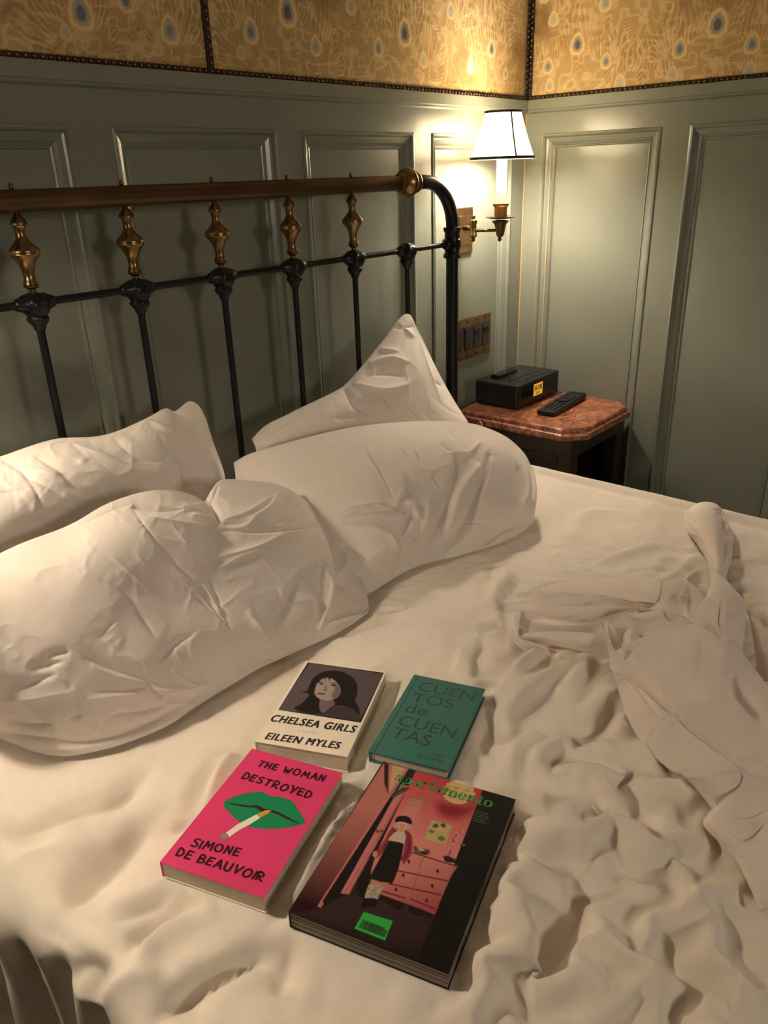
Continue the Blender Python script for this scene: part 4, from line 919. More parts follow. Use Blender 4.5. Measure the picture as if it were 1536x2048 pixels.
# folds of the bedsheet: (points, width left, width right, height)
SF, LATE = [], []
def fold(cv, pts, wl, wr, a, sharp=1.0): SF.append((pxw(cv(pts)), wl, wr, a, sharp))
for a in ([(200, 920), (340, 790), (480, 600), (640, 440), (760, 330)], .020, .034, -.013), ([(0, 440), (300, 290), (560, 210), (760, 60)], .012, .02, -.006), ([(690, 940), (850, 780), (1030, 730)], .010, .022, -.009), \
        ([(200, 1170), (330, 1080), (480, 1080)], .014, .02, -.007), ([(760, 1390), (960, 1180), (1200, 1060), (1380, 960)], .010, .030, -.011), ([(1470, 960), (1440, 1100), (1390, 1180)], .014, .02, -.010), ([(560, 800), (750, 740), (900, 690)], .008, .018, -.006), \
        ([(540, 220), (690, 140)], .006, .012, -.005), ([(1060, 270), (1100, 130), (1180, 0)], .010, .012, .008), ([(1020, 260), (1060, 130), (1120, 20)], .012, .012, -.006), ([(300, 1250), (450, 1120), (560, 1060)], .012, .02, -.007), ([(700, 1060), (760, 960), (880, 860), (1000, 800)], .010, .014, .006), \
        ([(0, 600), (250, 500), (420, 400)], .02, .03, .005), ([(220, 900), (420, 720), (560, 560)], .02, .02, .006), ([(1000, 1250), (1200, 1120), (1350, 1050)], .015, .02, .006), ([(880, 380), (970, 320)], .005, .01, -.004), ([(950, 700), (1040, 730), (1090, 800)], .006, .01, .006), ([(430, 1280), (620, 1180), (800, 1150)], .012, .02, .006):
    fold(C7, a[0], a[1], a[2], a[3]*.9); LATE.append((pxw(C7(a[0])), a[1], a[2]*1.1, a[3]*1.8, 2))
for a in ([(320, 470), (480, 465), (640, 430), (760, 400), (960, 400)], .022, .016, .020), ([(820, 500), (1000, 490), (1240, 430)], .020, .012, .012), ([(300, 590), (450, 610), (560, 670), (620, 720)], .012, .010, .009), ([(560, 650), (640, 690), (800, 620)], .010, .010, -.008), \
        ([(300, 500), (255, 700), (250, 850), (300, 1000), (360, 1140)], .034, .016, .022), ([(400, 720), (380, 900), (360, 1060)], .012, .010, .010), ([(500, 800), (520, 930), (470, 1060)], .02, .03, -.012), ([(680, 780), (720, 880), (800, 980), (960, 1080), (1000, 1130)], .014, .010, .013), ([(540, 1090), (640, 960), (680, 900)], .012, .012, .008), \
        ([(1020, 740), (965, 900), (920, 970)], .014, .006, .011), ([(980, 1000), (1060, 900), (1080, 830)], .012, .016, -.009), ([(1060, 800), (1180, 740), (1350, 640)], .010, .012, .010), ([(1020, 720), (1100, 680), (1160, 640)], .006, .008, .006), ([(1260, 780), (1300, 950), (1400, 1120), (1480, 1270)], .016, .012, .014), \
        ([(1330, 800), (1380, 950), (1480, 1120)], .014, .016, -.010), ([(850, 1200), (880, 1130), (960, 1110), (990, 1180), (950, 1290)], .009, .010, .014), ([(270, 1000), (330, 1150), (420, 1300)], .012, .008, -.012), ([(650, 1210), (720, 1180), (800, 1260)], .008, .010, .007), ([(500, 140), (600, 95), (700, 120), (780, 250)], .012, .010, .011), \
        ([(620, 260), (680, 350)], .010, .006, .007), ([(340, 400), (560, 320), (620, 250)], .014, .016, .010), ([(100, 180), (330, 160), (450, 130)], .012, .012, -.007), ([(740, 120), (840, 110), (900, 140), (1020, 130)], .010, .010, .008), ([(1000, 380), (1090, 300), (1100, 320)], .010, .008, .007), ([(770, 620), (800, 600), (800, 650)], .006, .006, -.006), \
        ([(560, 850), (640, 760), (640, 700)], .010, .010, -.008), ([(0, 1280), (150, 1120), (230, 960)], .02, .02, .012), ([(900, 640), (1010, 660), (1060, 610)], .010, .010, .006), ([(1180, 1010), (1130, 1120), (1180, 1250)], .016, .016, -.009), ([(420, 1160), (560, 1090), (880, 1110)], .016, .018, .009), ([(1120, 560), (1150, 640), (1170, 700)], .006, .008, .006):
    fold(C8, *a); LATE.append((pxw(C8(a[0])), a[1]*.6, a[2]*.6, a[3]*.30, 2))
for a in ([(310, 860), (200, 980), (100, 1130)], .014, .012, .011), ([(450, 880), (370, 990), (200, 1080)], .012, .012, .009), ([(570, 905), (490, 1010), (430, 1080)], .010, .012, .009), ([(480, 1260), (540, 1330)], .008, .010, -.010), ([(560, 1320), (640, 1230), (710, 1150)], .016, .012, -.010), ([(520, 1270), (600, 1170), (690, 1080)], .010, .012, .009), \
        ([(440, 1330), (320, 1420), (260, 1540)], .014, .010, .011), ([(600, 1500), (670, 1600), (690, 1690)], .010, .010, .009), ([(60, 1250), (90, 1150), (160, 1080)], .008, .010, .007), ([(300, 1480), (420, 1400), (480, 1390)], .010, .010, -.008), ([(120, 1560), (180, 1400), (300, 1300)], .012, .012, .008), ([(960, 490), (1060, 410), (1170, 320)], .004, .006, .004), \
        ([(500, 1700), (560, 1780)], .006, .008, -.007), ([(620, 1560), (760, 1540), (830, 1460)], .010, .012, -.010), ([(780, 1380), (840, 1400), (900, 1480)], .010, .012, .009), ([(700, 1460), (760, 1420), (820, 1390)], .008, .008, .007), ([(200, 1860), (420, 1820), (560, 1740), (700, 1700)], .012, .014, .009), ([(940, 1560), (1080, 1640), (1080, 1700)], .010, .010, .007), \
        ([(460, 180), (480, 230), (560, 110), (700, 100)], .02, .02, .004), ([(100, 420), (110, 480), (60, 560)], .010, .010, .006), ([(240, 440), (300, 470), (480, 480)], .005, .006, .003), ([(250, 400), (330, 430), (420, 440)], .005, .006, .003), ([(620, 380), (800, 320), (900, 270)], .012, .02, .004), ([(380, 60), (440, 40), (480, 0)], .004, .004, .003), ([(350, 10), (420, 55), (500, 75)], .003, .004, -.0035):
    fold(C3, *a); LATE.append((pxw(C3(a[0])), a[1]*.7, a[2]*.7, a[3]*.40, 2))
for a in ([(1010, 830), (1060, 650), (1090, 480)], .010, .016, .008), ([(1060, 780), (1100, 600), (1120, 470)], .012, .010, -.007), ([(940, 780), (990, 640), (1000, 520)], .008, .010, .006), ([(1260, 910), (1340, 800), (1450, 640)], .012, .014, .010), ([(340, 1190), (470, 1000), (560, 870), (640, 760)], .008, .010, .007), ([(430, 1150), (520, 1000), (600, 880)], .006, .008, -.006), \
        ([(1200, 1100), (1260, 980), (1500, 820)], .010, .014, .008), ([(1100, 1200), (1180, 1060), (1230, 920)], .012, .012, -.008), ([(760, 800), (780, 720), (850, 640)], .008, .008, .005), ([(860, 800), (890, 740)], .006, .006, .004), ([(470, 300), (560, 290), (700, 330)], .004, .006, .003), ([(560, 380), (700, 360), (850, 330)], .004, .006, .003), \
        ([(440, 620), (580, 625), (680, 660)], .004, .004, .003), ([(870, 400), (1000, 430), (1150, 440)], .004, .005, .003), ([(300, 560), (420, 520)], .006, .008, .004), ([(1240, 90), (1270, 170), (1250, 260)], .006, .008, .006), ([(1200, 160), (1210, 260), (1180, 330)], .008, .008, .006), ([(850, 350), (880, 500), (930, 640)], .015, .02, .004), ([(420, 780), (440, 720), (560, 640)], .006, .008, .004):
    fold(CM, *a); LATE.append((pxw(CM(a[0])), a[1]*.8, a[2]*.8, a[3]*.55, 2))
fold(scaled(0, 0, 1), [(700, 1545), (660, 1640), (610, 1730), (575, 1800)], .014, .012, .014); fold(scaled(0, 0, 1), [(730, 1540), (690, 1640), (640, 1730)], .012, .010, -.008); fold(scaled(0, 0, 1), [(1040, 1600), (1020, 1700), (985, 1810), (950, 1900)], .014, .02, -.010)
RS = random.Random(11)
for k in range(70):                        # small creases between the big folds, densest near the foot
    x, y = RS.uniform(.25, 1.5), RS.uniform(-.6, .62); a = RS.gauss(.6, .8); l = RS.uniform(.03, .09); b = a+RS.uniform(-.6, .6)
    SF.append(([(x, y), (x+l*math.cos(a), y+l*math.sin(a)), (x+l*math.cos(a)+l*math.cos(b), y+l*math.sin(a)+l*math.sin(b))], RS.uniform(.004, .010), RS.uniform(.006, .014), RS.choice((1, 1, -1))*RS.uniform(.0015, .005)))
FINE = []
for k in range(230):                       # fine pulled creases across the smoother part by the pillows
    u, v = RS.uniform(640, 1340), RS.uniform(1080, 1330); q = at(u, v, z=BZ); a = -.80+RS.gauss(0, .20); l = RS.uniform(.015, .055); b = a+RS.gauss(0, .25)
    m = (q[0]+l*math.cos(a), q[1]+l*math.sin(a))
    FINE.append(([tuple(q[:2]), m, (m[0]+l*math.cos(b), m[1]+l*math.sin(b))], RS.uniform(.002, .004), RS.uniform(.003, .007), RS.choice((1, 1, -1))*RS.uniform(.0012, .0034), 2))
for k in range(120):                       # and shorter, scattered ones everywhere else
    x, y = RS.uniform(.25, 1.65), RS.uniform(-.3, .95); a = RS.gauss(.6, .9); l = RS.uniform(.01, .04); b = a+RS.gauss(0, .4); m = (x+l*math.cos(a), y+l*math.sin(a))
    FINE.append(([(x, y), m, (m[0]+l*math.cos(b), m[1]+l*math.sin(b))], RS.uniform(.002, .004), RS.uniform(.003, .007), RS.choice((1, -1))*RS.uniform(.0005, .0014), 2))
def sheet_section(s):
    """arc length across the bed -> x, z, nx, nz (left drop, top, right drop)"""
    q = RAD*PI/2; x = np.where(s < 0, XL+RAD, np.where(s > XR-XL-2*RAD, XR-RAD, XL+RAD+s)); z = np.zeros_like(s); nx = np.zeros_like(s)
    L = XR-XL-2*RAD; el = np.clip(-s, 0, None); er = np.clip(s-L, 0, None); e = np.maximum(el, er); sg = np.where(el > 0, -1.0, 1.0)
    th = np.clip(e/RAD, 0, PI/2)
    x = x+sg*RAD*np.sin(th); z = -RAD*(1-np.cos(th))-np.clip(e-q, 0, None)
    return x, z, sg*np.sin(th), np.cos(th)
def settle_sheet():
    """the top of the sheet as a cloth with a little too much material, settled over the bed from the folds above"""
    c = .0075; x = np.arange(XL+.02, XR-.02, c); y = np.arange(-.45, 1.15, c); X, Y = np.meshgrid(x, y)
    H = 1.35*stroke_disp(X, Y, SF)
    foot = 1/(1+np.exp((Y-.55)/.10))*(.72+.28/(1+np.exp(-(X-.45)/.08)))
    H = H+foot*.007*(ridged(X*9+2*fbm(X*4, Y*4, 2, 1), Y*8, 6)**2-.35)+.004*(fbm(X*8, Y*8, 3, 12)-.5)
    gy, gx = np.gradient(H, c)
    ex = blur(gx**2, 40)*.5*1.7+.003+.016*foot; ey = blur(gy**2, 40)*.5*1.7+.006+.016*foot
    rest = c*(1+ex), c*(1+ey)
    fl = np.full(X.shape, -.022); pin = np.zeros(X.shape)
    for bk in BOOKS:
        a = (X-bk.o[0])*bk.ea[0]+(Y-bk.o[1])*bk.ea[1]; b = (X-bk.o[0])*bk.eb[0]+(Y-bk.o[1])*bk.eb[1]
        ins = (np.maximum(np.maximum(-a, a-bk.w), np.maximum(-b, b-bk.h)) < .004)
        lim = bk.zt-bk.t-BZ-.0012; H = np.where(ins, lim, H); fl = np.where(ins, lim, fl); pin[ins] = 1
    pin[:2] = pin[-2:] = 1; pin[:, :2] = pin[:, -2:] = 1
    P = np.stack([X, Y, H+.0006*(RNG.rand(*X.shape)-.5)], -1)
    Q = relax(P, rest[0][:, 1:], rest[1][1:], SHEET_ITERS, pin, bend=SHEET_BEND, floor=fl, grav=1.2e-5)
    # second pass at twice the resolution for the fine creases
    r2, c2 = np.arange(0, len(y)-.99, .5), np.arange(0, len(x)-.99, .5)
    Q = resample(Q, r2, c2); up = lambda A: resample(A[..., None], r2, c2)[..., 0]
    pin = (up(pin) > .5)*1.0; fl = up(fl); X, Y = up(X), up(Y); foot = up(foot)
    lu = np.linalg.norm(np.diff(Q, axis=1), axis=-1); lv = np.linalg.norm(np.diff(Q, axis=0), axis=-1)
    fine = .35+.65*blur((fbm(X*7, Y*7, 3, 31) > .5)*1.0, 6)
    Q[..., 2] += .0005*(RNG.rand(*X.shape)-.5)*(1-pin)
    crink = 1/(1+np.exp(-(Y-.50)/.05))/(1+np.exp(-(X-.75)/.08))*blur((fbm(X*5, Y*5, 3, 41) > .42)*1.0, 8)
    Q = relax(Q, lu*(1+(.006*fine+.006*crink)[:, 1:]), lv*(1+(.010*fine+.022*crink)[1:]), 70, pin, bend=.022, floor=fl)
    x, y, c = x[0]+np.arange(len(c2))*c/2, y[0]+np.arange(len(r2))*c/2, c/2
    D = Q-np.stack([X, Y, 0*X], -1); e = np.minimum.reduce([X-x[0], x[-1]-X, Y-y[0], y[-1]-Y]); D *= np.clip(e/.05, 0, 1)[..., None]
    return x, y, c, D
SHEET_ITERS, SHEET_BEND = 300, .022
def build_sheet():
    ds = .0042
    s = np.arange(-.63, XR-XL-2*RAD+.5, ds); y = np.arange(-.80, 1.238, ds*1.05); S, Y = np.meshgrid(s, y)
    x, z, nx, nz = sheet_section(S)
    XX = XL+RAD+S                                                # unrolled x
    H = stroke_disp(XX, Y, SF)
    gx, gy, gc, D = settle_sheet()
    D = resample(D, np.clip((y-gy[0])/gc, 0, len(gy)-1), np.clip((s+XL+RAD-gx[0])/gc, 0, len(gx)-1))
    top = (XX > gx[0]) & (XX < gx[-1]) & (Y > gy[0]) & (Y < gy[-1])
    e = np.clip(np.minimum.reduce([XX-gx[0], gx[-1]-XX, Y-gy[0], gy[-1]-Y])/.04, 0, 1)
    H = H*(1-e)+D[..., 2]*e
    H += stroke_disp(XX, Y, FINE+LATE)
    H += .0010*(ridged(XX*26+Y*8, Y*34-XX*6, 3)**2-.3)*(.4+.6*fbm(XX*3, Y*3, 2, 8))
    DX, DY = D[..., 0]*e, D[..., 1]*e
    drop = np.clip((np.abs(S-(XR-XL)/2+RAD)-(XR-XL)/2+RAD)/.10, 0, 1)
    left = drop*(S < .5)
    H = H*(1-.55*drop)+left*(.018*np.sin(Y*34+3*fbm(Y*6, S*2, 2, 3)*2+S*2)+.010*np.sin(Y*71+1.3+5*fbm(Y*9, S*3, 2, 6)))*np.clip(drop*1.3-.1, 0, 1)
    right = np.exp(-((S-(XR-XL-2*RAD)-.012)/.009)**2); H += .004*right-.003*np.exp(-((S-(XR-XL-2*RAD)+.012)/.008)**2)   # welt along the far edge
    for bk in BOOKS:                                             # the sheet is pressed flat under every book
        a = (x-bk.o[0])*bk.ea[0]+(Y-bk.o[1])*bk.ea[1]; b = (x-bk.o[0])*bk.eb[0]+(Y-bk.o[1])*bk.eb[1]
        d = np.maximum(np.maximum(-a, a-bk.w), np.maximum(-b, b-bk.h)); w = 1/(1+np.exp((d-.010)/.0035))
        lim = bk.zt-bk.t-BZ-.0012
        H = H*(1-w)+np.minimum(H, lim)*w; H = np.where(d < .006, np.minimum(H, lim), H); H = np.where(d < .0, lim, H)
    P = np.stack([x+nx*H+DX, Y+DY, np.maximum(BZ+z+nz*H, .004)], -1)
    return P, H, S, Y
P_SHEET, _, _, _ = build_sheet()
n_, m_ = P_SHEET.shape[:2]
sh = ob('bedsheet', P_SHEET.reshape(-1, 3), grid_faces(n_, m_), M['linen2'], smooth=True, loc=(.95, .2, BZ))
tag(sh, 'rumpled white bedsheet spread over the bed under pillows and books', 'bedsheet')

# ------------------------------------------------------------------ pillows
def pillow(name, label, rows, strokes, back, thick, res=(230, 320), fuzz=.0008, seed=0, gain=1.0, extra=-.001, stiff=.06, grain=.8):
    """closed cushion: front surface through (u, v, depth) points; depth is the world y, or height above the bed when given as ('z', h)"""
    G = []
    for r in rows:
        G.append([(u, v, *(at(u, v, z=BZ+d[1]) if isinstance(d, tuple) else at(u, v, y=d))) for u, v, d in r])
    G = np.array(G)
    G = catmull(G, res[0]); G = catmull(G.transpose(1, 0, 2), res[1]).transpose(1, 0, 2)
    U, V, P = G[..., 0], G[..., 1], G[..., 2:]
    s = np.linspace(0, 1, res[1])[None]; t = np.linspace(0, 1, res[0])[:, None]
    N = grid_normals(P)
    N *= np.sign(np.sum(N*(CP-P), -1))[..., None]
    H = stroke_disp(U, V, [(*k[:4], 2) for k in strokes], )*.001*gain
    R = random.Random(seed); fine = []
    for k in range(34):                                          # faint short pulls in the cotton
        u, v = R.uniform(U.min(), U.max()), R.uniform(V.min(), V.max()); a = R.gauss(grain, .35); l = R.uniform(25, 80); b = a+R.uniform(-.5, .5)
        fine.append(([(u, v), (u+l*math.cos(a), v+l*math.sin(a)), (u+l*math.cos(a)+l*math.cos(b), v+l*math.sin(a)+l*math.sin(b))], R.uniform(3, 5), R.uniform(4, 8), R.choice((1, -1))*R.uniform(.8, 2.2), 2))
    H = 1.3*H+stroke_disp(U, V, fine)*.0007
    rim = np.clip(np.minimum(np.minimum(s, 1-s), np.minimum(t, 1-t))/.04, 0, 1)
    q = fbm(U/60, V/60, 3, seed)
    H = H+fuzz*2*(ridged(U/70+2*q, V/55+q, seed+4)**2-.4)+fuzz*4*(fbm(U/120, V/120, 2, seed+7)-.5)
    P0 = P; P = P+N*(H*(.25+.75*rim))[..., None]
    l0u, l0v = (np.linalg.norm(np.diff(P0, axis=k), axis=-1) for k in (1, 0)); l1u, l1v = (np.linalg.norm(np.diff(P, axis=k), axis=-1) for k in (1, 0))
    pin = np.clip(1-np.minimum(np.minimum(s, 1-s), np.minimum(t, 1-t))/.03, 0, 1)
    P1 = P; P = P+N*(.0006*(RNG.rand(*res)-.5)*(1-pin))[..., None]
    P = relax(P, l0u*(1+extra+np.clip(.9*blur(l1u/l0u-1, 5), 0, .07)), l0v*(1+extra+np.clip(.9*blur(l1v/l0v-1, 5), 0, .07)), 40, pin, bend=stiff, push=N*4e-6)
    E = P-P1; E = np.stack([blur(E[..., k], 8) for k in range(3)], -1); P = P1+E*(1-pin[..., None])*.8
    # back: blend of the rim, pushed away from the viewer
    a, b, c, d = P[0], P[-1], P[:, :1], P[:, -1:]
    t3, s3 = t[..., None], s[..., None]
    B = (1-t3)*a[None]+t3*b[None]+(1-s3)*c+s3*d-((1-t3)*(1-s3)*P[0, 0]+(1-t3)*s3*P[0, -1]+t3*(1-s3)*P[-1, 0]+t3*s3*P[-1, -1])
    B = B+np.array(back)*(thick*(np.sin(PI*s)*np.sin(PI*t))[..., None]**.55)
    P[..., 2] = np.maximum(P[..., 2], BZ-.004); B[..., 2] = np.maximum(B[..., 2], BZ-.002)
    n, m = res; verts = np.concatenate([P.reshape(-1, 3), B[1:-1, 1:-1].reshape(-1, 3)])
    ib = np.arange(n*m).reshape(n, m).copy(); ib[1:-1, 1:-1] = n*m+np.arange((n-2)*(m-2)).reshape(n-2, m-2)
    def quads(I): return np.stack([I[:-1, :-1], I[:-1, 1:], I[1:, 1:], I[1:, :-1]], -1).reshape(-1, 4)
    F = np.concatenate([quads(np.arange(n*m).reshape(n, m)), quads(ib)[:, ::-1]])
    c = verts.mean(0); c[2] = BZ
    o = ob(name, verts, F, M['linen'], smooth=True, loc=tuple(c))
    bm = bmesh.new(); bm.from_mesh(o.data); bmesh.ops.recalc_face_normals(bm, faces=bm.faces); bm.to_mesh(o.data); bm.free()
    tag(o, label, 'pillow'); return o, P, N
def S_(cv, *L): return [(cv(p[0]), *p[1:]) for p in L]
L1 = scaled(0, 780, 3.2); L2 = scaled(0, 1100, 3.2); L3 = scaled(380, 920, 3.84); R1 = scaled(680, 820, 3.49); R2 = scaled(440, 600, 2.02); R0 = scaled(0, 0, 1)
Z0 = ('z', 0.0)
LB = [[(-165, 965, 1.215), (-120, 950, 1.19), (0, 914, 1.19), (110, 879, 1.19), (210, 871, 1.19), (285, 842, 1.2), (330, 818, 1.205), (352, 822, 1.205), (378, 803, 1.215), (398, 812, 1.212), (412, 838, 1.2)],
      [(-200, 1010, 1.205), (-120, 1000, 1.10), (0, 960, 1.10), (115, 925, 1.10), (220, 910, 1.11), (295, 885, 1.14), (335, 870, 1.16), (365, 868, 1.17), (392, 866, 1.18), (412, 872, 1.18), (428, 888, 1.175)],
      [(-210, 1090, 1.20), (-120, 1070, 1.06), (0, 1040, 1.05), (120, 1000, 1.06), (230, 970, 1.08), (315, 945, 1.10), (350, 940, 1.12), (380, 936, 1.13), (410, 934, 1.145), (430, 936, 1.15), (448, 944, 1.14)],
      [(-205, 1180, 1.20), (-120, 1150, 1.08), (0, 1120, 1.06), (130, 1080, 1.07), (240, 1040, 1.09), (325, 1010, 1.10), (360, 1004, 1.11), (390, 1002, 1.12), (415, 1000, 1.13), (435, 1000, 1.13), (455, 1000, 1.12)],
      [(-190, 1330, 1.19), (-110, 1330, 1.10), (10, 1300, 1.09), (140, 1250, 1.09), (250, 1200, 1.10), (330, 1160, 1.11), (370, 1140, 1.12), (400, 1130, 1.13), (425, 1120, 1.13), (445, 1110, 1.13), (465, 1100, 1.12)]]
pillow('pillow', 'white pillow at the left, leaning on the headboard behind the big front pillow', LB,
       S_(L1, ([(230, 430), (380, 520), (480, 620), (650, 690)], 7, 14, -7), ([(640, 390), (860, 470), (1010, 510)], 6, 14, -6), ([(720, 310), (900, 440), (1130, 460)], 6, 10, -5), ([(1010, 290), (1080, 400), (1140, 470), (1165, 620)], 3, 6, -5), ([(70, 470), (200, 570), (430, 690), (500, 760)], 6, 12, -6), ([(150, 540), (230, 650), (265, 780)], 3, 6, -5),
          ([(880, 260), (960, 210), (1060, 250), (1200, 300)], 8, 8, 7), ([(950, 230), (1100, 290), (1210, 310)], 5, 8, -6), ([(0, 660), (140, 640), (220, 650)], 4, 8, -4), ([(100, 490), (300, 530), (420, 530)], 6, 8, 5), ([(330, 350), (450, 320), (690, 300)], 4, 6, -4), ([(430, 330), (600, 400), (760, 420)], 6, 8, 5), ([(540, 590), (640, 650), (690, 690)], 8, 10, 5), ([(1060, 130), (1130, 150), (1220, 190)], 4, 6, -4), ([(700, 560), (780, 650), (820, 700)], 8, 10, -4), ([(0, 450), (120, 500), (200, 560)], 4, 8, -4)),
       (.35, .93, .1), .05, seed=1, gain=.55)
RB = [[(503, 878, 1.215), (535, 850, 1.215), (580, 828, 1.215), (640, 800, 1.215), (690, 772, 1.215), (722, 738, 1.215), (765, 685, 1.22), (812, 628, 1.225), (838, 664, 1.215), (872, 735, 1.205), (905, 795, 1.195), (936, 844, 1.18)],
      [(510, 892, 1.20), (545, 872, 1.185), (590, 855, 1.175), (645, 835, 1.165), (695, 812, 1.16), (730, 790, 1.16), (772, 755, 1.165), (815, 725, 1.175), (845, 750, 1.17), (874, 790, 1.165), (902, 825, 1.165), (934, 860, 1.165)],
      [(515, 910, 1.19), (550, 900, 1.175), (595, 890, 1.16), (650, 878, 1.15), (700, 865, 1.145), (738, 858, 1.145), (778, 850, 1.145), (820, 845, 1.145), (850, 848, 1.145), (876, 856, 1.145), (900, 866, 1.15), (930, 880, 1.155)],
      [(530, 960, 1.19), (560, 958, 1.18), (602, 952, 1.17), (655, 945, 1.16), (705, 938, 1.155), (745, 932, 1.155), (782, 926, 1.155), (822, 920, 1.155), (850, 918, 1.155), (876, 918, 1.155), (900, 920, 1.16), (925, 922, 1.16)]]
pillow('pillow', 'white pillow standing on one corner against the headboard next to the bedpost', RB,
       S_(R2, ([(490, 345), (550, 430), (620, 456)], 6, 8, -10), ([(600, 260), (690, 235), (760, 250)], 5, 7, 6), ([(540, 340), (650, 360), (760, 340)], 7, 9, 6), ([(580, 310), (660, 300), (740, 310)], 4, 6, -5), ([(640, 200), (720, 210)], 4, 6, 5), ([(700, 115), (790, 108)], 3, 5, -5), ([(640, 360), (700, 450)], 4, 6, -3), ([(270, 470), (370, 420), (490, 390)], 6, 9, 5), ([(190, 560), (230, 520), (330, 450)], 5, 8, -4), ([(460, 480), (560, 470), (640, 455)], 5, 8, -5), ([(720, 90), (760, 130), (790, 150)], 3, 5, 4), ([(810, 170), (850, 300), (890, 400)], 4, 6, 3), ([(620, 300), (670, 280)], 3, 5, -4), ([(860, 330), (900, 350)], 3, 4, -3)),
       (.2, .97, .1), .045, seed=5, extra=-.012)
RF = [[(467, 925, 1.16), (500, 908, 1.145), (560, 890, 1.13), (625, 873, 1.11), (690, 858, 1.085), (745, 850, 1.06), (800, 845, 1.035), (840, 843, 1.01), (880, 843, .985), (920, 845, .955), (960, 851, .93), (1010, 872, .895), (1045, 902, .865), (1066, 935, .845)],
      [(470, 945, 1.12), (510, 940, 1.09), (570, 930, 1.06), (635, 918, 1.03), (695, 908, 1.00), (745, 903, .975), (795, 900, .95), (840, 899, .93), (882, 900, .91), (922, 902, .89), (962, 908, .87), (1015, 920, .84), (1050, 938, .82), (1072, 958, .805)],
      [(473, 975, 1.09), (515, 990, 1.05), (580, 1000, 1.00), (640, 992, .965), (700, 982, .935), (748, 976, .91), (795, 972, .89), (840, 970, .875), (884, 970, .86), (924, 972, .845), (964, 976, .825), (1018, 982, .80), (1050, 986, .785), (1074, 990, .772)],
      [(485, 1050, 1.07), (525, 1080, 1.02), (590, 1092, .965), (645, 1095, .925), (700, 1085, .895), (745, 1076, .875), (790, 1066, .86), (838, 1056, .845), (882, 1048, .83), (922, 1042, .815), (966, 1038, .80), (1018, 1030, .78), (1048, 1024, .765), (1070, 1020, .76)],
      [(510, 1145, Z0), (545, 1165, Z0), (600, 1185, Z0), (650, 1192, Z0), (700, 1195, Z0), (740, 1186, Z0), (775, 1165, Z0), (815, 1142, Z0), (860, 1125, Z0), (910, 1114, Z0), (965, 1098, Z0), (1010, 1082, Z0), (1045, 1064, Z0), (1067, 1046, Z0)]]
pillow('pillow', 'plump white pillow in front of the upright corner pillow, nearest the nightstand', RF,
       S_(R1, ([(800, 290), (825, 420), (780, 600), (700, 800), (600, 950)], 9, 12, -13), ([(900, 480), (830, 600), (790, 720), (740, 850)], 9, 12, 8), ([(1040, 300), (1015, 450), (960, 600), (880, 800), (720, 1010)], 5, 12, -14), ([(980, 380), (900, 480), (860, 540)], 8, 9, 7), ([(150, 240), (250, 380), (330, 520), (390, 650)], 3, 5, -5), ([(270, 400), (350, 540), (400, 640)], 5, 5, 3), ([(425, 640), (490, 665), (550, 760)], 5, 8, 9), ([(500, 680), (470, 800), (440, 880)], 5, 6, -9),
          ([(0, 700), (200, 660), (285, 650)], 5, 7, 10), ([(0, 752), (300, 708), (475, 745)], 5, 8, 11), ([(80, 720), (200, 690), (260, 670)], 4, 4, -7), ([(0, 790), (200, 800), (340, 865)], 5, 9, 8), ([(340, 860), (395, 940), (430, 965)], 4, 6, 8), ([(425, 965), (400, 1060), (365, 1170)], 5, 7, -14), ([(20, 920), (150, 1000), (200, 1050)], 14, 18, -8), ([(560, 760), (550, 880), (480, 930)], 6, 8, -7), ([(610, 600), (600, 760), (520, 940)], 8, 10, 6), ([(800, 290), (900, 300), (980, 220)], 5, 8, 4), ([(720, 1010), (950, 985), (1150, 855), (1340, 800)], 3, 6, -7), ([(870, 790), (1050, 790)], 2, 3, -2),
          ([(430, 260), (470, 330)], 3, 5, 3), ([(510, 270), (560, 340)], 3, 5, 3), ([(440, 400), (530, 500)], 3, 5, 4), ([(640, 450), (720, 560)], 4, 6, -4), ([(700, 230), (780, 290)], 4, 6, -4), ([(1200, 300), (1240, 410)], 4, 6, 3), ([(1290, 400), (1310, 560), (1270, 680)], 6, 9, 4), ([(1320, 330), (1350, 480), (1345, 620)], 4, 6, -5), ([(1060, 330), (1050, 420), (1000, 640)], 4, 8, 6), ([(440, 560), (400, 620), (380, 680)], 5, 7, 7)),
       (.55, .8, .0), .07, seed=9, gain=1.1)
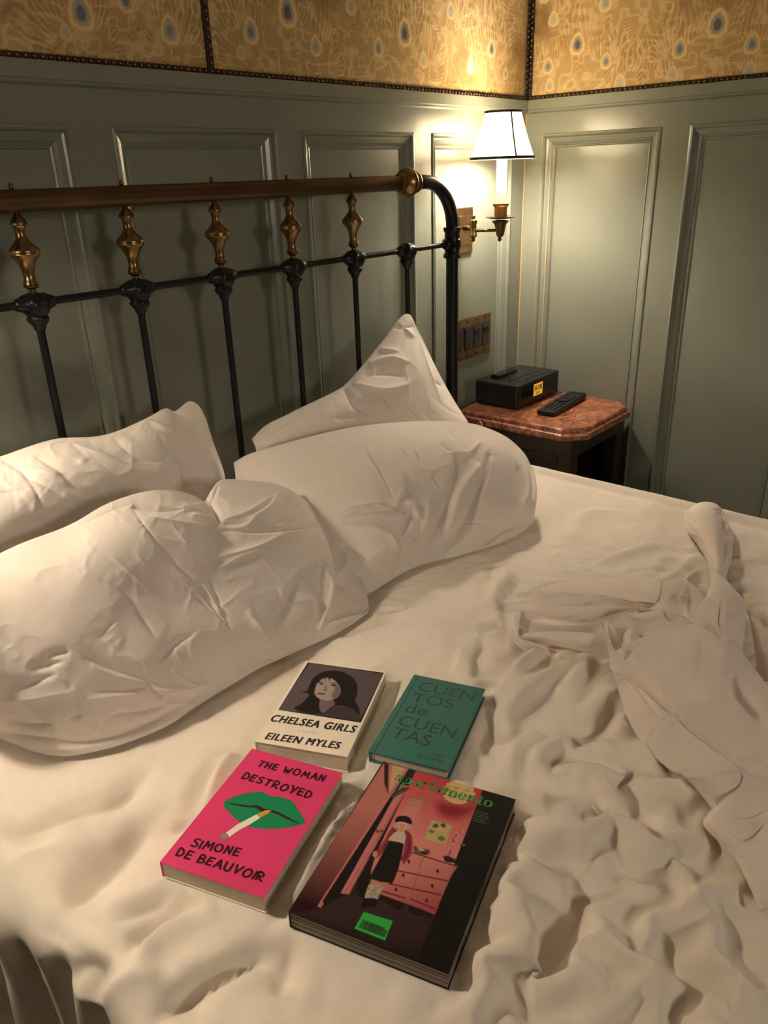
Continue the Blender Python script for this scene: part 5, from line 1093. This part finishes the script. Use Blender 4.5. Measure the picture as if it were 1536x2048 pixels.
LF = [[(-100, 1168, 1.07), (-70, 1145, 1.00), (30, 1093, .99), (140, 1050, .985), (215, 1008, .985), (285, 985, .985), (340, 981, .985), (385, 990, .985), (412, 1003, .98), (428, 978, .985), (447, 960, .995), (500, 961, .995), (565, 972, .99), (620, 1008, .97), (660, 1055, .945), (702, 1110, .905), (733, 1180, .845)],
      [(-140, 1235, 1.065), (-85, 1230, .965), (20, 1180, .945), (130, 1140, .93), (210, 1098, .925), (285, 1070, .925), (335, 1062, .925), (380, 1058, .925), (415, 1055, .935), (445, 1050, .935), (475, 1045, .93), (520, 1045, .92), (575, 1055, .91), (628, 1080, .895), (665, 1110, .88), (702, 1150, .86), (735, 1195, .835)],
      [(-145, 1320, 1.06), (-85, 1320, .95), (15, 1290, .92), (125, 1255, .895), (215, 1225, .885), (290, 1207, .88), (340, 1196, .878), (385, 1188, .875), (425, 1180, .875), (460, 1174, .872), (495, 1168, .87), (535, 1160, .868), (585, 1155, .862), (632, 1160, .855), (668, 1174, .845), (704, 1194, .835), (737, 1208, .828)],
      [(-130, 1385, 1.055), (-75, 1400, .955), (15, 1395, .92), (120, 1385, .88), (215, 1370, .856), (295, 1342, .842), (345, 1326, .838), (390, 1308, .835), (430, 1292, .834), (468, 1278, .832), (505, 1266, .830), (545, 1255, .828), (590, 1245, .825), (635, 1237, .823), (670, 1232, .822), (706, 1226, .82), (738, 1217, .821)],
      [(-95, 1425, ('z', .01)), (-50, 1450, ('z', .01)), (15, 1484, Z0), (110, 1512, Z0), (205, 1500, Z0), (290, 1472, Z0), (345, 1446, Z0), (395, 1412, Z0), (440, 1384, Z0), (480, 1360, Z0), (520, 1336, Z0), (560, 1318, Z0), (600, 1300, Z0), (640, 1283, Z0), (675, 1266, Z0), (707, 1246, Z0), (736, 1225, Z0)]]
pillow('pillow', 'largest white pillow in front at the left with pinched folds, closest to the books', LF,
       S_(L2, ([(540, 675), (700, 760), (930, 835), (1060, 885)], 7, 16, -14), ([(580, 740), (760, 810), (920, 850)], 8, 8, 7), ([(960, 850), (980, 900), (1040, 945)], 4, 6, -10), ([(980, 900), (1120, 890), (1300, 860)], 5, 6, 8), ([(290, 680), (360, 668), (440, 655)], 8, 9, -9), ([(180, 760), (300, 745), (400, 720)], 8, 12, -7), ([(0, 870), (150, 880), (350, 800)], 8, 12, -6), ([(0, 960), (250, 940), (500, 900)], 10, 12, 4), ([(0, 1085), (200, 1125), (330, 1115)], 4, 10, -8), ([(620, 900), (780, 905), (930, 880)], 7, 10, -7), ([(560, 950), (760, 930), (900, 925)], 8, 8, 5),
          ([(0, 1165), (250, 1205), (500, 1240), (800, 1180), (1060, 1060), (1330, 900)], 4, 9, -10), ([(0, 1200), (250, 1250), (500, 1265), (800, 1210), (1080, 1090), (1360, 910)], 6, 8, 7), ([(200, 1240), (400, 1290), (560, 1300)], 4, 7, -6), ([(700, 1060), (900, 1040), (1060, 1000)], 6, 10, -8), ([(440, 1080), (520, 1060)], 6, 8, -6), ([(1060, 980), (1160, 980), (1230, 990)], 6, 8, 7), ([(1030, 0), (1250, 210), (1400, 420), (1480, 500)], 2.5, 5, -5), ([(1310, 150), (1380, 280), (1440, 440)], 3, 4, -6), ([(1300, 220), (1370, 330), (1410, 430)], 3, 4, 5), ([(1190, 240), (1330, 370), (1410, 435)], 4, 6, -4), ([(640, 560), (700, 490), (735, 465)], 2.5, 4, -4), ([(700, 30), (840, 160), (960, 270)], 3, 5, 3), ([(640, 180), (780, 260), (880, 380)], 4, 8, -3), ([(870, 380), (1000, 560)], 5, 9, -4), ([(1030, 715), (1140, 600), (1240, 540)], 5, 9, -6), ([(1300, 690), (1310, 800), (1340, 850)], 5, 7, -6), ([(1100, 760), (1200, 840), (1320, 860)], 8, 9, 6))
       + S_(L3, ([(215, 528), (400, 528), (500, 440), (620, 360), (700, 240)], 6, 8, 13), ([(230, 545), (500, 552), (800, 525), (985, 478)], 5, 6, -12), ([(240, 570), (520, 575), (820, 545), (990, 500)], 8, 8, 6), ([(230, 470), (450, 405), (620, 290)], 5, 7, 8), ([(260, 500), (440, 470), (560, 400)], 5, 5, -9), ([(600, 530), (700, 440), (900, 400)], 10, 12, -7), ([(150, 765), (450, 690), (740, 565)], 5, 8, 6), ([(220, 835), (420, 735), (600, 690)], 6, 9, 6), ([(850, 860), (940, 960), (1000, 1100), (1000, 1250)], 7, 9, -9),
          ([(1040, 830), (1085, 950), (1065, 1100), (980, 1320)], 5, 9, 8), ([(1050, 740), (1010, 900), (1030, 1040)], 5, 7, -8), ([(1170, 560), (1190, 800), (1100, 950)], 8, 8, 6), ([(800, 950), (740, 1120), (640, 1300)], 16, 22, -12), ([(430, 1170), (560, 1330), (640, 1430)], 6, 9, 6), ([(690, 980), (715, 1080)], 3, 5, 4), ([(1060, 850), (1120, 930), (1180, 990)], 4, 6, -6), ([(560, 1450), (620, 1490), (720, 1460)], 5, 7, -8), ([(0, 910), (120, 1020), (260, 1180), (310, 1300)], 3, 5, -5), ([(990, 1310), (1150, 1230), (1310, 1195)], 5, 7, 7), ([(700, 1100), (900, 1080), (1000, 1120)], 8, 10, 4), ([(1200, 700), (1300, 900), (1330, 1080)], 7, 8, -5), ([(160, 340), (210, 420), (220, 490)], 5, 5, -14), ([(0, 430), (130, 450), (215, 505)], 7, 7, 8), ([(150, 330), (200, 240), (215, 160)], 4, 5, -6), ([(700, 300), (780, 340), (830, 330)], 5, 7, -5))
       + S_(L1, ([(845, 748), (1000, 765), (1165, 772)], 4, 8, -11), ([(880, 805), (1120, 850), (1400, 895)], 6, 8, 6), ([(850, 760), (930, 880), (1060, 1040), (1200, 1200)], 2.5, 4, -4), ([(540, 850), (720, 770), (840, 735)], 3, 6, -4), ([(1000, 740), (1160, 760), (1330, 720)], 4, 5, 5)),
       (.3, .95, .0), .06, seed=13, res=(280, 400), gain=.66)

# ------------------------------------------------------------------ the top sheet, thrown aside in folds
TV, TF = [], []
def patch(rows, strokes=(), res=(60, 60), thick=.0016, cv=C3, fuzz=.0008, seed=0):
    G = np.array([[(*cv([(u, v)])[0], h) for u, v, h in r] for r in rows], float)
    G = catmull(G, res[0]); G = catmull(G.transpose(1, 0, 2), res[1]).transpose(1, 0, 2)
    U, V, H = G[..., 0], G[..., 1], G[..., 2]
    D = (U[..., None]-768)/FPX*CR+(1024-V[..., None])/FPX*CU+_f
    P = CP+D*((BZ+H*.001-CP[2])/D[..., 2])[..., None]
    N = grid_normals(P); N *= np.sign(np.sum(N*(CP-P), -1))[..., None]
    h = stroke_disp(U, V, [(*k[:4], 2) for k in strokes])*.001*1.15 if len(strokes) else 0
    h = h+fuzz*3*(fbm(U/45, V/45, 3, seed)-.5)
    P0 = P; P = P+N*np.asarray(h)[..., None]
    l0u, l0v = (np.linalg.norm(np.diff(P0, axis=k), axis=-1) for k in (1, 0)); l1u, l1v = (np.linalg.norm(np.diff(P, axis=k), axis=-1) for k in (1, 0))
    q, r = np.linspace(0, 1, res[1])[None], np.linspace(0, 1, res[0])[:, None]
    pin = np.clip(1-np.minimum(np.minimum(q, 1-q), np.minimum(r, 1-r))/.04, 0, 1)
    P1 = P; P = relax(P, l0u*(1+np.clip(.9*blur(l1u/l0u-1, 4), 0, .06)), l0v*(1+np.clip(.9*blur(l1v/l0v-1, 4), 0, .06)), 40, pin, bend=.08)
    E = P-P1; E = np.stack([blur(E[..., k], 6) for k in range(3)], -1); P = P1+E*(1-pin[..., None])*.8
    n, m = res; Q = P-N*thick; k = sum(len(v) for v in TV)
    TV.append(P.reshape(-1, 3)); TV.append(Q.reshape(-1, 3))
    I = np.arange(n*m).reshape(n, m)
    def quads(I): return np.stack([I[:-1, :-1], I[:-1, 1:], I[1:, 1:], I[1:, :-1]], -1).reshape(-1, 4)
    TF.append(quads(I)+k); TF.append(quads(I)[:, ::-1]+k+n*m)
    loop = np.concatenate([I[0, :], I[1:, -1], I[-1, -2::-1], I[-2:0:-1, 0]]); l2 = np.roll(loop, -1)
    TF.append(np.stack([l2, loop, loop+n*m, l2+n*m], -1)+k)
C_ = [[(650, 712, 40), (700, 860, 38), (780, 830, 46), (900, 778, 60), (1125, 725, 72), (1290, 790, 68), (1370, 835, 58), (1450, 950, 40), (1560, 1090, 25)],
 [(672, 880, 20), (740, 930, 32), (850, 920, 44), (960, 890, 56), (1130, 860, 66), (1280, 900, 62), (1370, 940, 50), (1470, 1060, 34), (1570, 1200, 25)],
 [(715, 1040, 6), (800, 1060, 26), (920, 1060, 36), (1030, 1060, 42), (1160, 1040, 48), (1270, 1050, 46), (1350, 1080, 38), (1450, 1200, 30), (1570, 1330, 22)],
 [(775, 1230, 4), (870, 1220, 22), (960, 1230, 30), (1070, 1240, 36), (1190, 1200, 40), (1280, 1210, 40), (1370, 1240, 36), (1460, 1320, 30), (1570, 1430, 22)],
 [(870, 1390, 3), (950, 1370, 18), (1030, 1370, 25), (1120, 1370, 29), (1230, 1350, 32), (1320, 1360, 32), (1400, 1400, 30), (1480, 1450, 26), (1580, 1530, 20)],
 [(1000, 1510, 3), (1060, 1490, 15), (1120, 1480, 22), (1190, 1480, 26), (1270, 1480, 28), (1350, 1490, 28), (1420, 1520, 26), (1500, 1560, 22), (1590, 1620, 18)],
 [(1100, 1565, 3), (1140, 1560, 13), (1190, 1560, 20), (1250, 1560, 24), (1310, 1560, 26), (1370, 1570, 26), (1430, 1600, 24), (1510, 1650, 20), (1600, 1700, 16)],
 [(1215, 1715, 3), (1245, 1700, 13), (1280, 1680, 18), (1320, 1660, 22), (1360, 1640, 24), (1400, 1650, 24), (1450, 1690, 22), (1520, 1740, 20), (1610, 1790, 16)],
 [(1190, 1820, 3), (1225, 1810, 16), (1270, 1790, 20), (1320, 1770, 22), (1370, 1750, 22), (1410, 1750, 22), (1460, 1790, 20), (1530, 1830, 18), (1620, 1870, 16)],
 [(1360, 2000, 3), (1390, 1980, 12), (1420, 1960, 16), (1450, 1940, 18), (1490, 1930, 18), (1530, 1930, 18), (1570, 1950, 16), (1620, 1970, 14), (1700, 2000, 12)],
 [(1495, 2280, 2), (1520, 2270, 9), (1550, 2260, 12), (1580, 2250, 14), (1610, 2240, 14), (1640, 2240, 13), (1680, 2250, 12), (1720, 2260, 10), (1800, 2280, 8)]]
patch(C_, S_(C3, ([(765, 985), (950, 1140), (1130, 1295), (1350, 1450), (1520, 1570)], 6, 14, -12), ([(760, 1010), (860, 1110), (940, 1210)], 10, 12, -8), ([(730, 950), (900, 1080), (1100, 1250), (1350, 1430)], 10, 10, 6), ([(870, 1395), (930, 1310), (1010, 1235), (1090, 1180)], 7, 10, 9), ([(1330, 1000), (1370, 1110), (1480, 1220)], 10, 14, -12), ([(1310, 980), (1340, 1130), (1450, 1260)], 9, 9, 7), ([(1215, 1725), (1290, 1650), (1390, 1580), (1388, 1515)], 5, 9, -9), ([(1090, 1540), (1250, 1570), (1390, 1525)], 8, 9, 7), ([(1330, 1840), (1440, 1870), (1536, 1780)], 9, 14, -8), ([(1350, 1760), (1450, 1750), (1536, 1720)], 8, 12, -6),
     ([(830, 900), (880, 860), (930, 830)], 6, 9, 5), ([(750, 920), (800, 860)], 6, 8, -6), ([(1170, 740), (1190, 900), (1150, 1060)], 22, 26, -7), ([(940, 1000), (1000, 1200)], 14, 18, -4), ([(1260, 1000), (1240, 1150), (1040, 1190)], 14, 12, 5), ([(1380, 1440), (1460, 1480), (1520, 1490)], 5, 8, 6), ([(690, 900), (720, 980), (760, 1000)], 5, 7, 7), ([(720, 1040), (760, 1010)], 4, 5, 5)), res=(260, 170), seed=1)
patch([[(1110, 95, 5), (1150, 72, 20), (1200, 62, 28), (1250, 72, 22), (1285, 100, 5)], [(1085, 130, 5), (1130, 115, 42), (1190, 110, 56), (1250, 120, 44), (1295, 150, 4)], [(1090, 205, 5), (1150, 195, 45), (1215, 190, 58), (1285, 200, 45), (1352, 232, 3)], [(1155, 300, 5), (1195, 290, 38), (1245, 285, 50), (1290, 290, 38), (1345, 300, 3)], [(1205, 385, 4), (1230, 380, 34), (1262, 375, 44), (1295, 378, 34), (1338, 385, 3)], [(1222, 440, 4), (1245, 450, 30), (1268, 455, 38), (1288, 460, 30), (1312, 470, 3)], [(1236, 520, 4), (1258, 520, 22), (1275, 525, 28), (1290, 530, 22), (1318, 540, 3)]],
      S_(C3, ([(1100, 110), (1180, 90), (1280, 115)], 3, 5, -3), ([(1290, 140), (1310, 260), (1300, 380)], 5, 6, -4)), res=(90, 60), seed=2)
patch([[(1212, 425, 30), (1230, 420, 40), (1260, 440, 45), (1300, 475, 32)], [(1222, 500, 45), (1260, 500, 62), (1310, 520, 66), (1365, 545, 40)], [(1200, 590, 52), (1255, 580, 76), (1330, 590, 78), (1416, 610, 44)], [(1150, 660, 58), (1220, 660, 80), (1320, 670, 80), (1420, 680, 40)], [(1125, 722, 62), (1210, 740, 72), (1310, 770, 72), (1412, 770, 36)], [(1128, 780, 50), (1220, 800, 58), (1320, 850, 58), (1400, 870, 26)]],
      S_(C3, ([(1140, 690), (1230, 600), (1300, 540)], 6, 10, 7), ([(1280, 590), (1275, 700), (1290, 780)], 8, 10, -8), ([(1190, 700), (1240, 740), (1280, 735)], 4, 6, 5)), res=(70, 60), seed=3)
patch([[(965, 500, 45), (1010, 480, 52), (1070, 485, 56), (1130, 510, 56), (1205, 590, 50)], [(958, 560, 35), (1010, 545, 42), (1075, 545, 46), (1120, 570, 42), (1180, 630, 44)], [(940, 608, 25), (1000, 610, 32), (1060, 610, 36), (1110, 620, 34), (1160, 665, 44)], [(890, 645, 16), (980, 665, 24), (1050, 672, 28), (1090, 690, 32), (1130, 725, 46)]],
      S_(C3, ([(1060, 570), (1100, 600), (1110, 680)], 6, 9, 9), ([(1020, 570), (1070, 640)], 8, 8, -6)), res=(60, 60), seed=4)
patch([[(1095, 475, 30), (1150, 435, 36), (1215, 420, 36)], [(1112, 505, 24), (1170, 480, 28), (1225, 490, 32)], [(1155, 530, 18), (1190, 520, 22), (1228, 545, 26)]], res=(30, 30), seed=5)
patch([[(1155, 515, 30), (1185, 500, 40), (1215, 505, 44), (1228, 520, 40)], [(1165, 550, 26), (1190, 545, 36), (1215, 550, 40), (1228, 560, 38)], [(1190, 590, 22), (1205, 590, 30), (1216, 592, 34), (1226, 595, 34)]], res=(30, 30), seed=6)
# layers of the folded-over band
patch([[(300, 532, 2), (440, 494, 5), (700, 488, 8), (965, 495, 18)], [(300, 545, 3), (440, 525, 7), (700, 530, 10), (960, 550, 20)], [(330, 562, 3), (500, 562, 6), (720, 592, 9), (935, 614, 16)]], res=(30, 60), seed=7)
patch([[(238, 556, 12), (340, 562, 15), (430, 548, 18), (510, 566, 17), (590, 556, 19), (680, 580, 18), (780, 598, 18), (880, 622, 20), (940, 610, 24)], [(262, 580, 8), (350, 590, 9), (440, 590, 10), (520, 598, 10), (600, 596, 11), (690, 605, 11), (790, 615, 12), (880, 635, 14), (945, 640, 16)], [(270, 615, 4), (360, 640, 4), (450, 645, 4), (530, 650, 4), (610, 650, 5), (700, 650, 6), (790, 650, 7), (880, 655, 8), (950, 665, 10)]],
      S_(C3, ([(540, 620), (570, 585), (600, 575)], 3, 5, 4), ([(560, 565), (700, 590), (830, 625)], 3, 5, -4)), res=(50, 110), seed=8)
patch([[(142, 662, 16), (215, 612, 26), (300, 615, 30), (450, 630, 32), (640, 624, 30), (760, 620, 26), (840, 640, 22)], [(141, 672, 14), (220, 650, 24), (310, 655, 27), (450, 668, 28), (620, 660, 26), (740, 645, 22), (830, 655, 18)], [(142, 690, 8), (200, 702, 12), (320, 692, 14), (450, 706, 14), (570, 712, 12), (700, 680, 10), (800, 665, 10)]],
      S_(C3, ([(250, 660), (400, 680), (600, 650)], 4, 8, 3),), res=(50, 110), seed=9)
patch([[(160, 700, 8), (320, 690, 10), (450, 704, 10), (580, 700, 10), (640, 725, 12)], [(180, 750, 6), (300, 735, 8), (430, 735, 8), (560, 735, 9), (650, 755, 11)], [(200, 800, 4), (300, 780, 6), (420, 780, 7), (560, 785, 8), (655, 800, 10)]], res=(40, 80), seed=10)
patch([[(194, 799, 18), (240, 771, 27), (400, 764, 31), (560, 770, 31), (660, 775, 28)], [(210, 806, 14), (250, 795, 22), (410, 805, 25), (570, 825, 24), (668, 840, 20)], [(225, 815, 5), (280, 822, 6), (420, 850, 5), (570, 884, 4), (682, 908, 3)]], res=(40, 90), seed=11)
patch([[(141, 664, 17), (165, 655, 25), (205, 655, 24)], [(139, 730, 9), (160, 730, 22), (188, 735, 20)], [(145, 790, 4), (172, 800, 17), (198, 800, 18)], [(185, 845, 2), (220, 842, 10), (270, 822, 10)], [(240, 878, 1), (300, 872, 3), (350, 855, 4)]], res=(60, 40), seed=12)
patch([[(585, 706, 10), (660, 682, 16), (750, 652, 20), (840, 640, 20)], [(620, 745, 8), (690, 725, 12), (770, 720, 14), (840, 720, 16)], [(650, 790, 8), (720, 790, 10), (790, 800, 12), (850, 800, 14)]], res=(40, 50), seed=13)
patch([[(750, 652, 34), (800, 668, 42), (880, 660, 48), (960, 652, 52), (1000, 655, 52), (1125, 720, 52)], [(790, 700, 30), (840, 715, 38), (900, 710, 44), (970, 705, 48), (1020, 710, 50), (1110, 735, 50)], [(830, 795, 24), (870, 790, 34), (910, 780, 42), (980, 765, 48), (1040, 750, 52), (1110, 740, 54)]], S_(C3, ([(975, 650), (1000, 690), (1060, 700)], 4, 6, -6), ([(760, 655), (840, 700), (960, 690)], 4, 8, 4)), res=(50, 80), seed=14)
patch([[(645, 712, 28), (665, 705, 36), (690, 725, 38), (745, 770, 30)], [(650, 780, 22), (675, 770, 32), (710, 780, 34), (745, 795, 30)], [(662, 850, 16), (690, 840, 26), (715, 850, 28), (742, 845, 26)], [(678, 905, 10), (700, 890, 24), (722, 890, 28), (748, 890, 28)]], res=(40, 40), seed=15)
patch([[(738, 805, 22), (765, 770, 36), (790, 742, 42), (815, 765, 40), (848, 803, 38)], [(736, 850, 24), (765, 830, 36), (790, 815, 42), (815, 815, 42), (845, 815, 42)], [(745, 890, 28), (770, 880, 38), (790, 870, 42), (815, 850, 44), (845, 830, 45)]], res=(40, 40), seed=16)
patch([[(1420, 655, 38), (1460, 630, 44), (1540, 615, 45), (1640, 620, 40)], [(1438, 700, 34), (1480, 680, 42), (1550, 670, 45), (1650, 680, 40)], [(1452, 780, 22), (1500, 770, 33), (1560, 760, 38), (1660, 770, 35)], [(1468, 900, 12), (1520, 900, 24), (1580, 900, 30), (1670, 900, 30)], [(1488, 1035, 6), (1540, 1030, 18), (1600, 1020, 22), (1690, 1020, 22)]], S_(C3, ([(1440, 690), (1490, 760), (1520, 900)], 5, 7, 7), ([(1480, 690), (1530, 740)], 5, 8, -6)), res=(60, 50), seed=17)
patch([[(1400, 560, 8), (1460, 552, 16), (1540, 548, 20), (1640, 550, 18)], [(1412, 620, 14), (1460, 610, 24), (1540, 600, 28), (1640, 600, 26)], [(1422, 662, 10), (1470, 650, 20), (1540, 640, 24), (1640, 640, 22)]], res=(30, 40), seed=18)
TVc = np.concatenate(TV); TFc = np.concatenate(TF)
ts = ob('top_sheet', TVc, TFc, M['linen3'], smooth=True, loc=(1.0, .3, BZ))
tag(ts, 'pinkish white top sheet thrown back in crumpled folds on the right of bed', 'sheet')
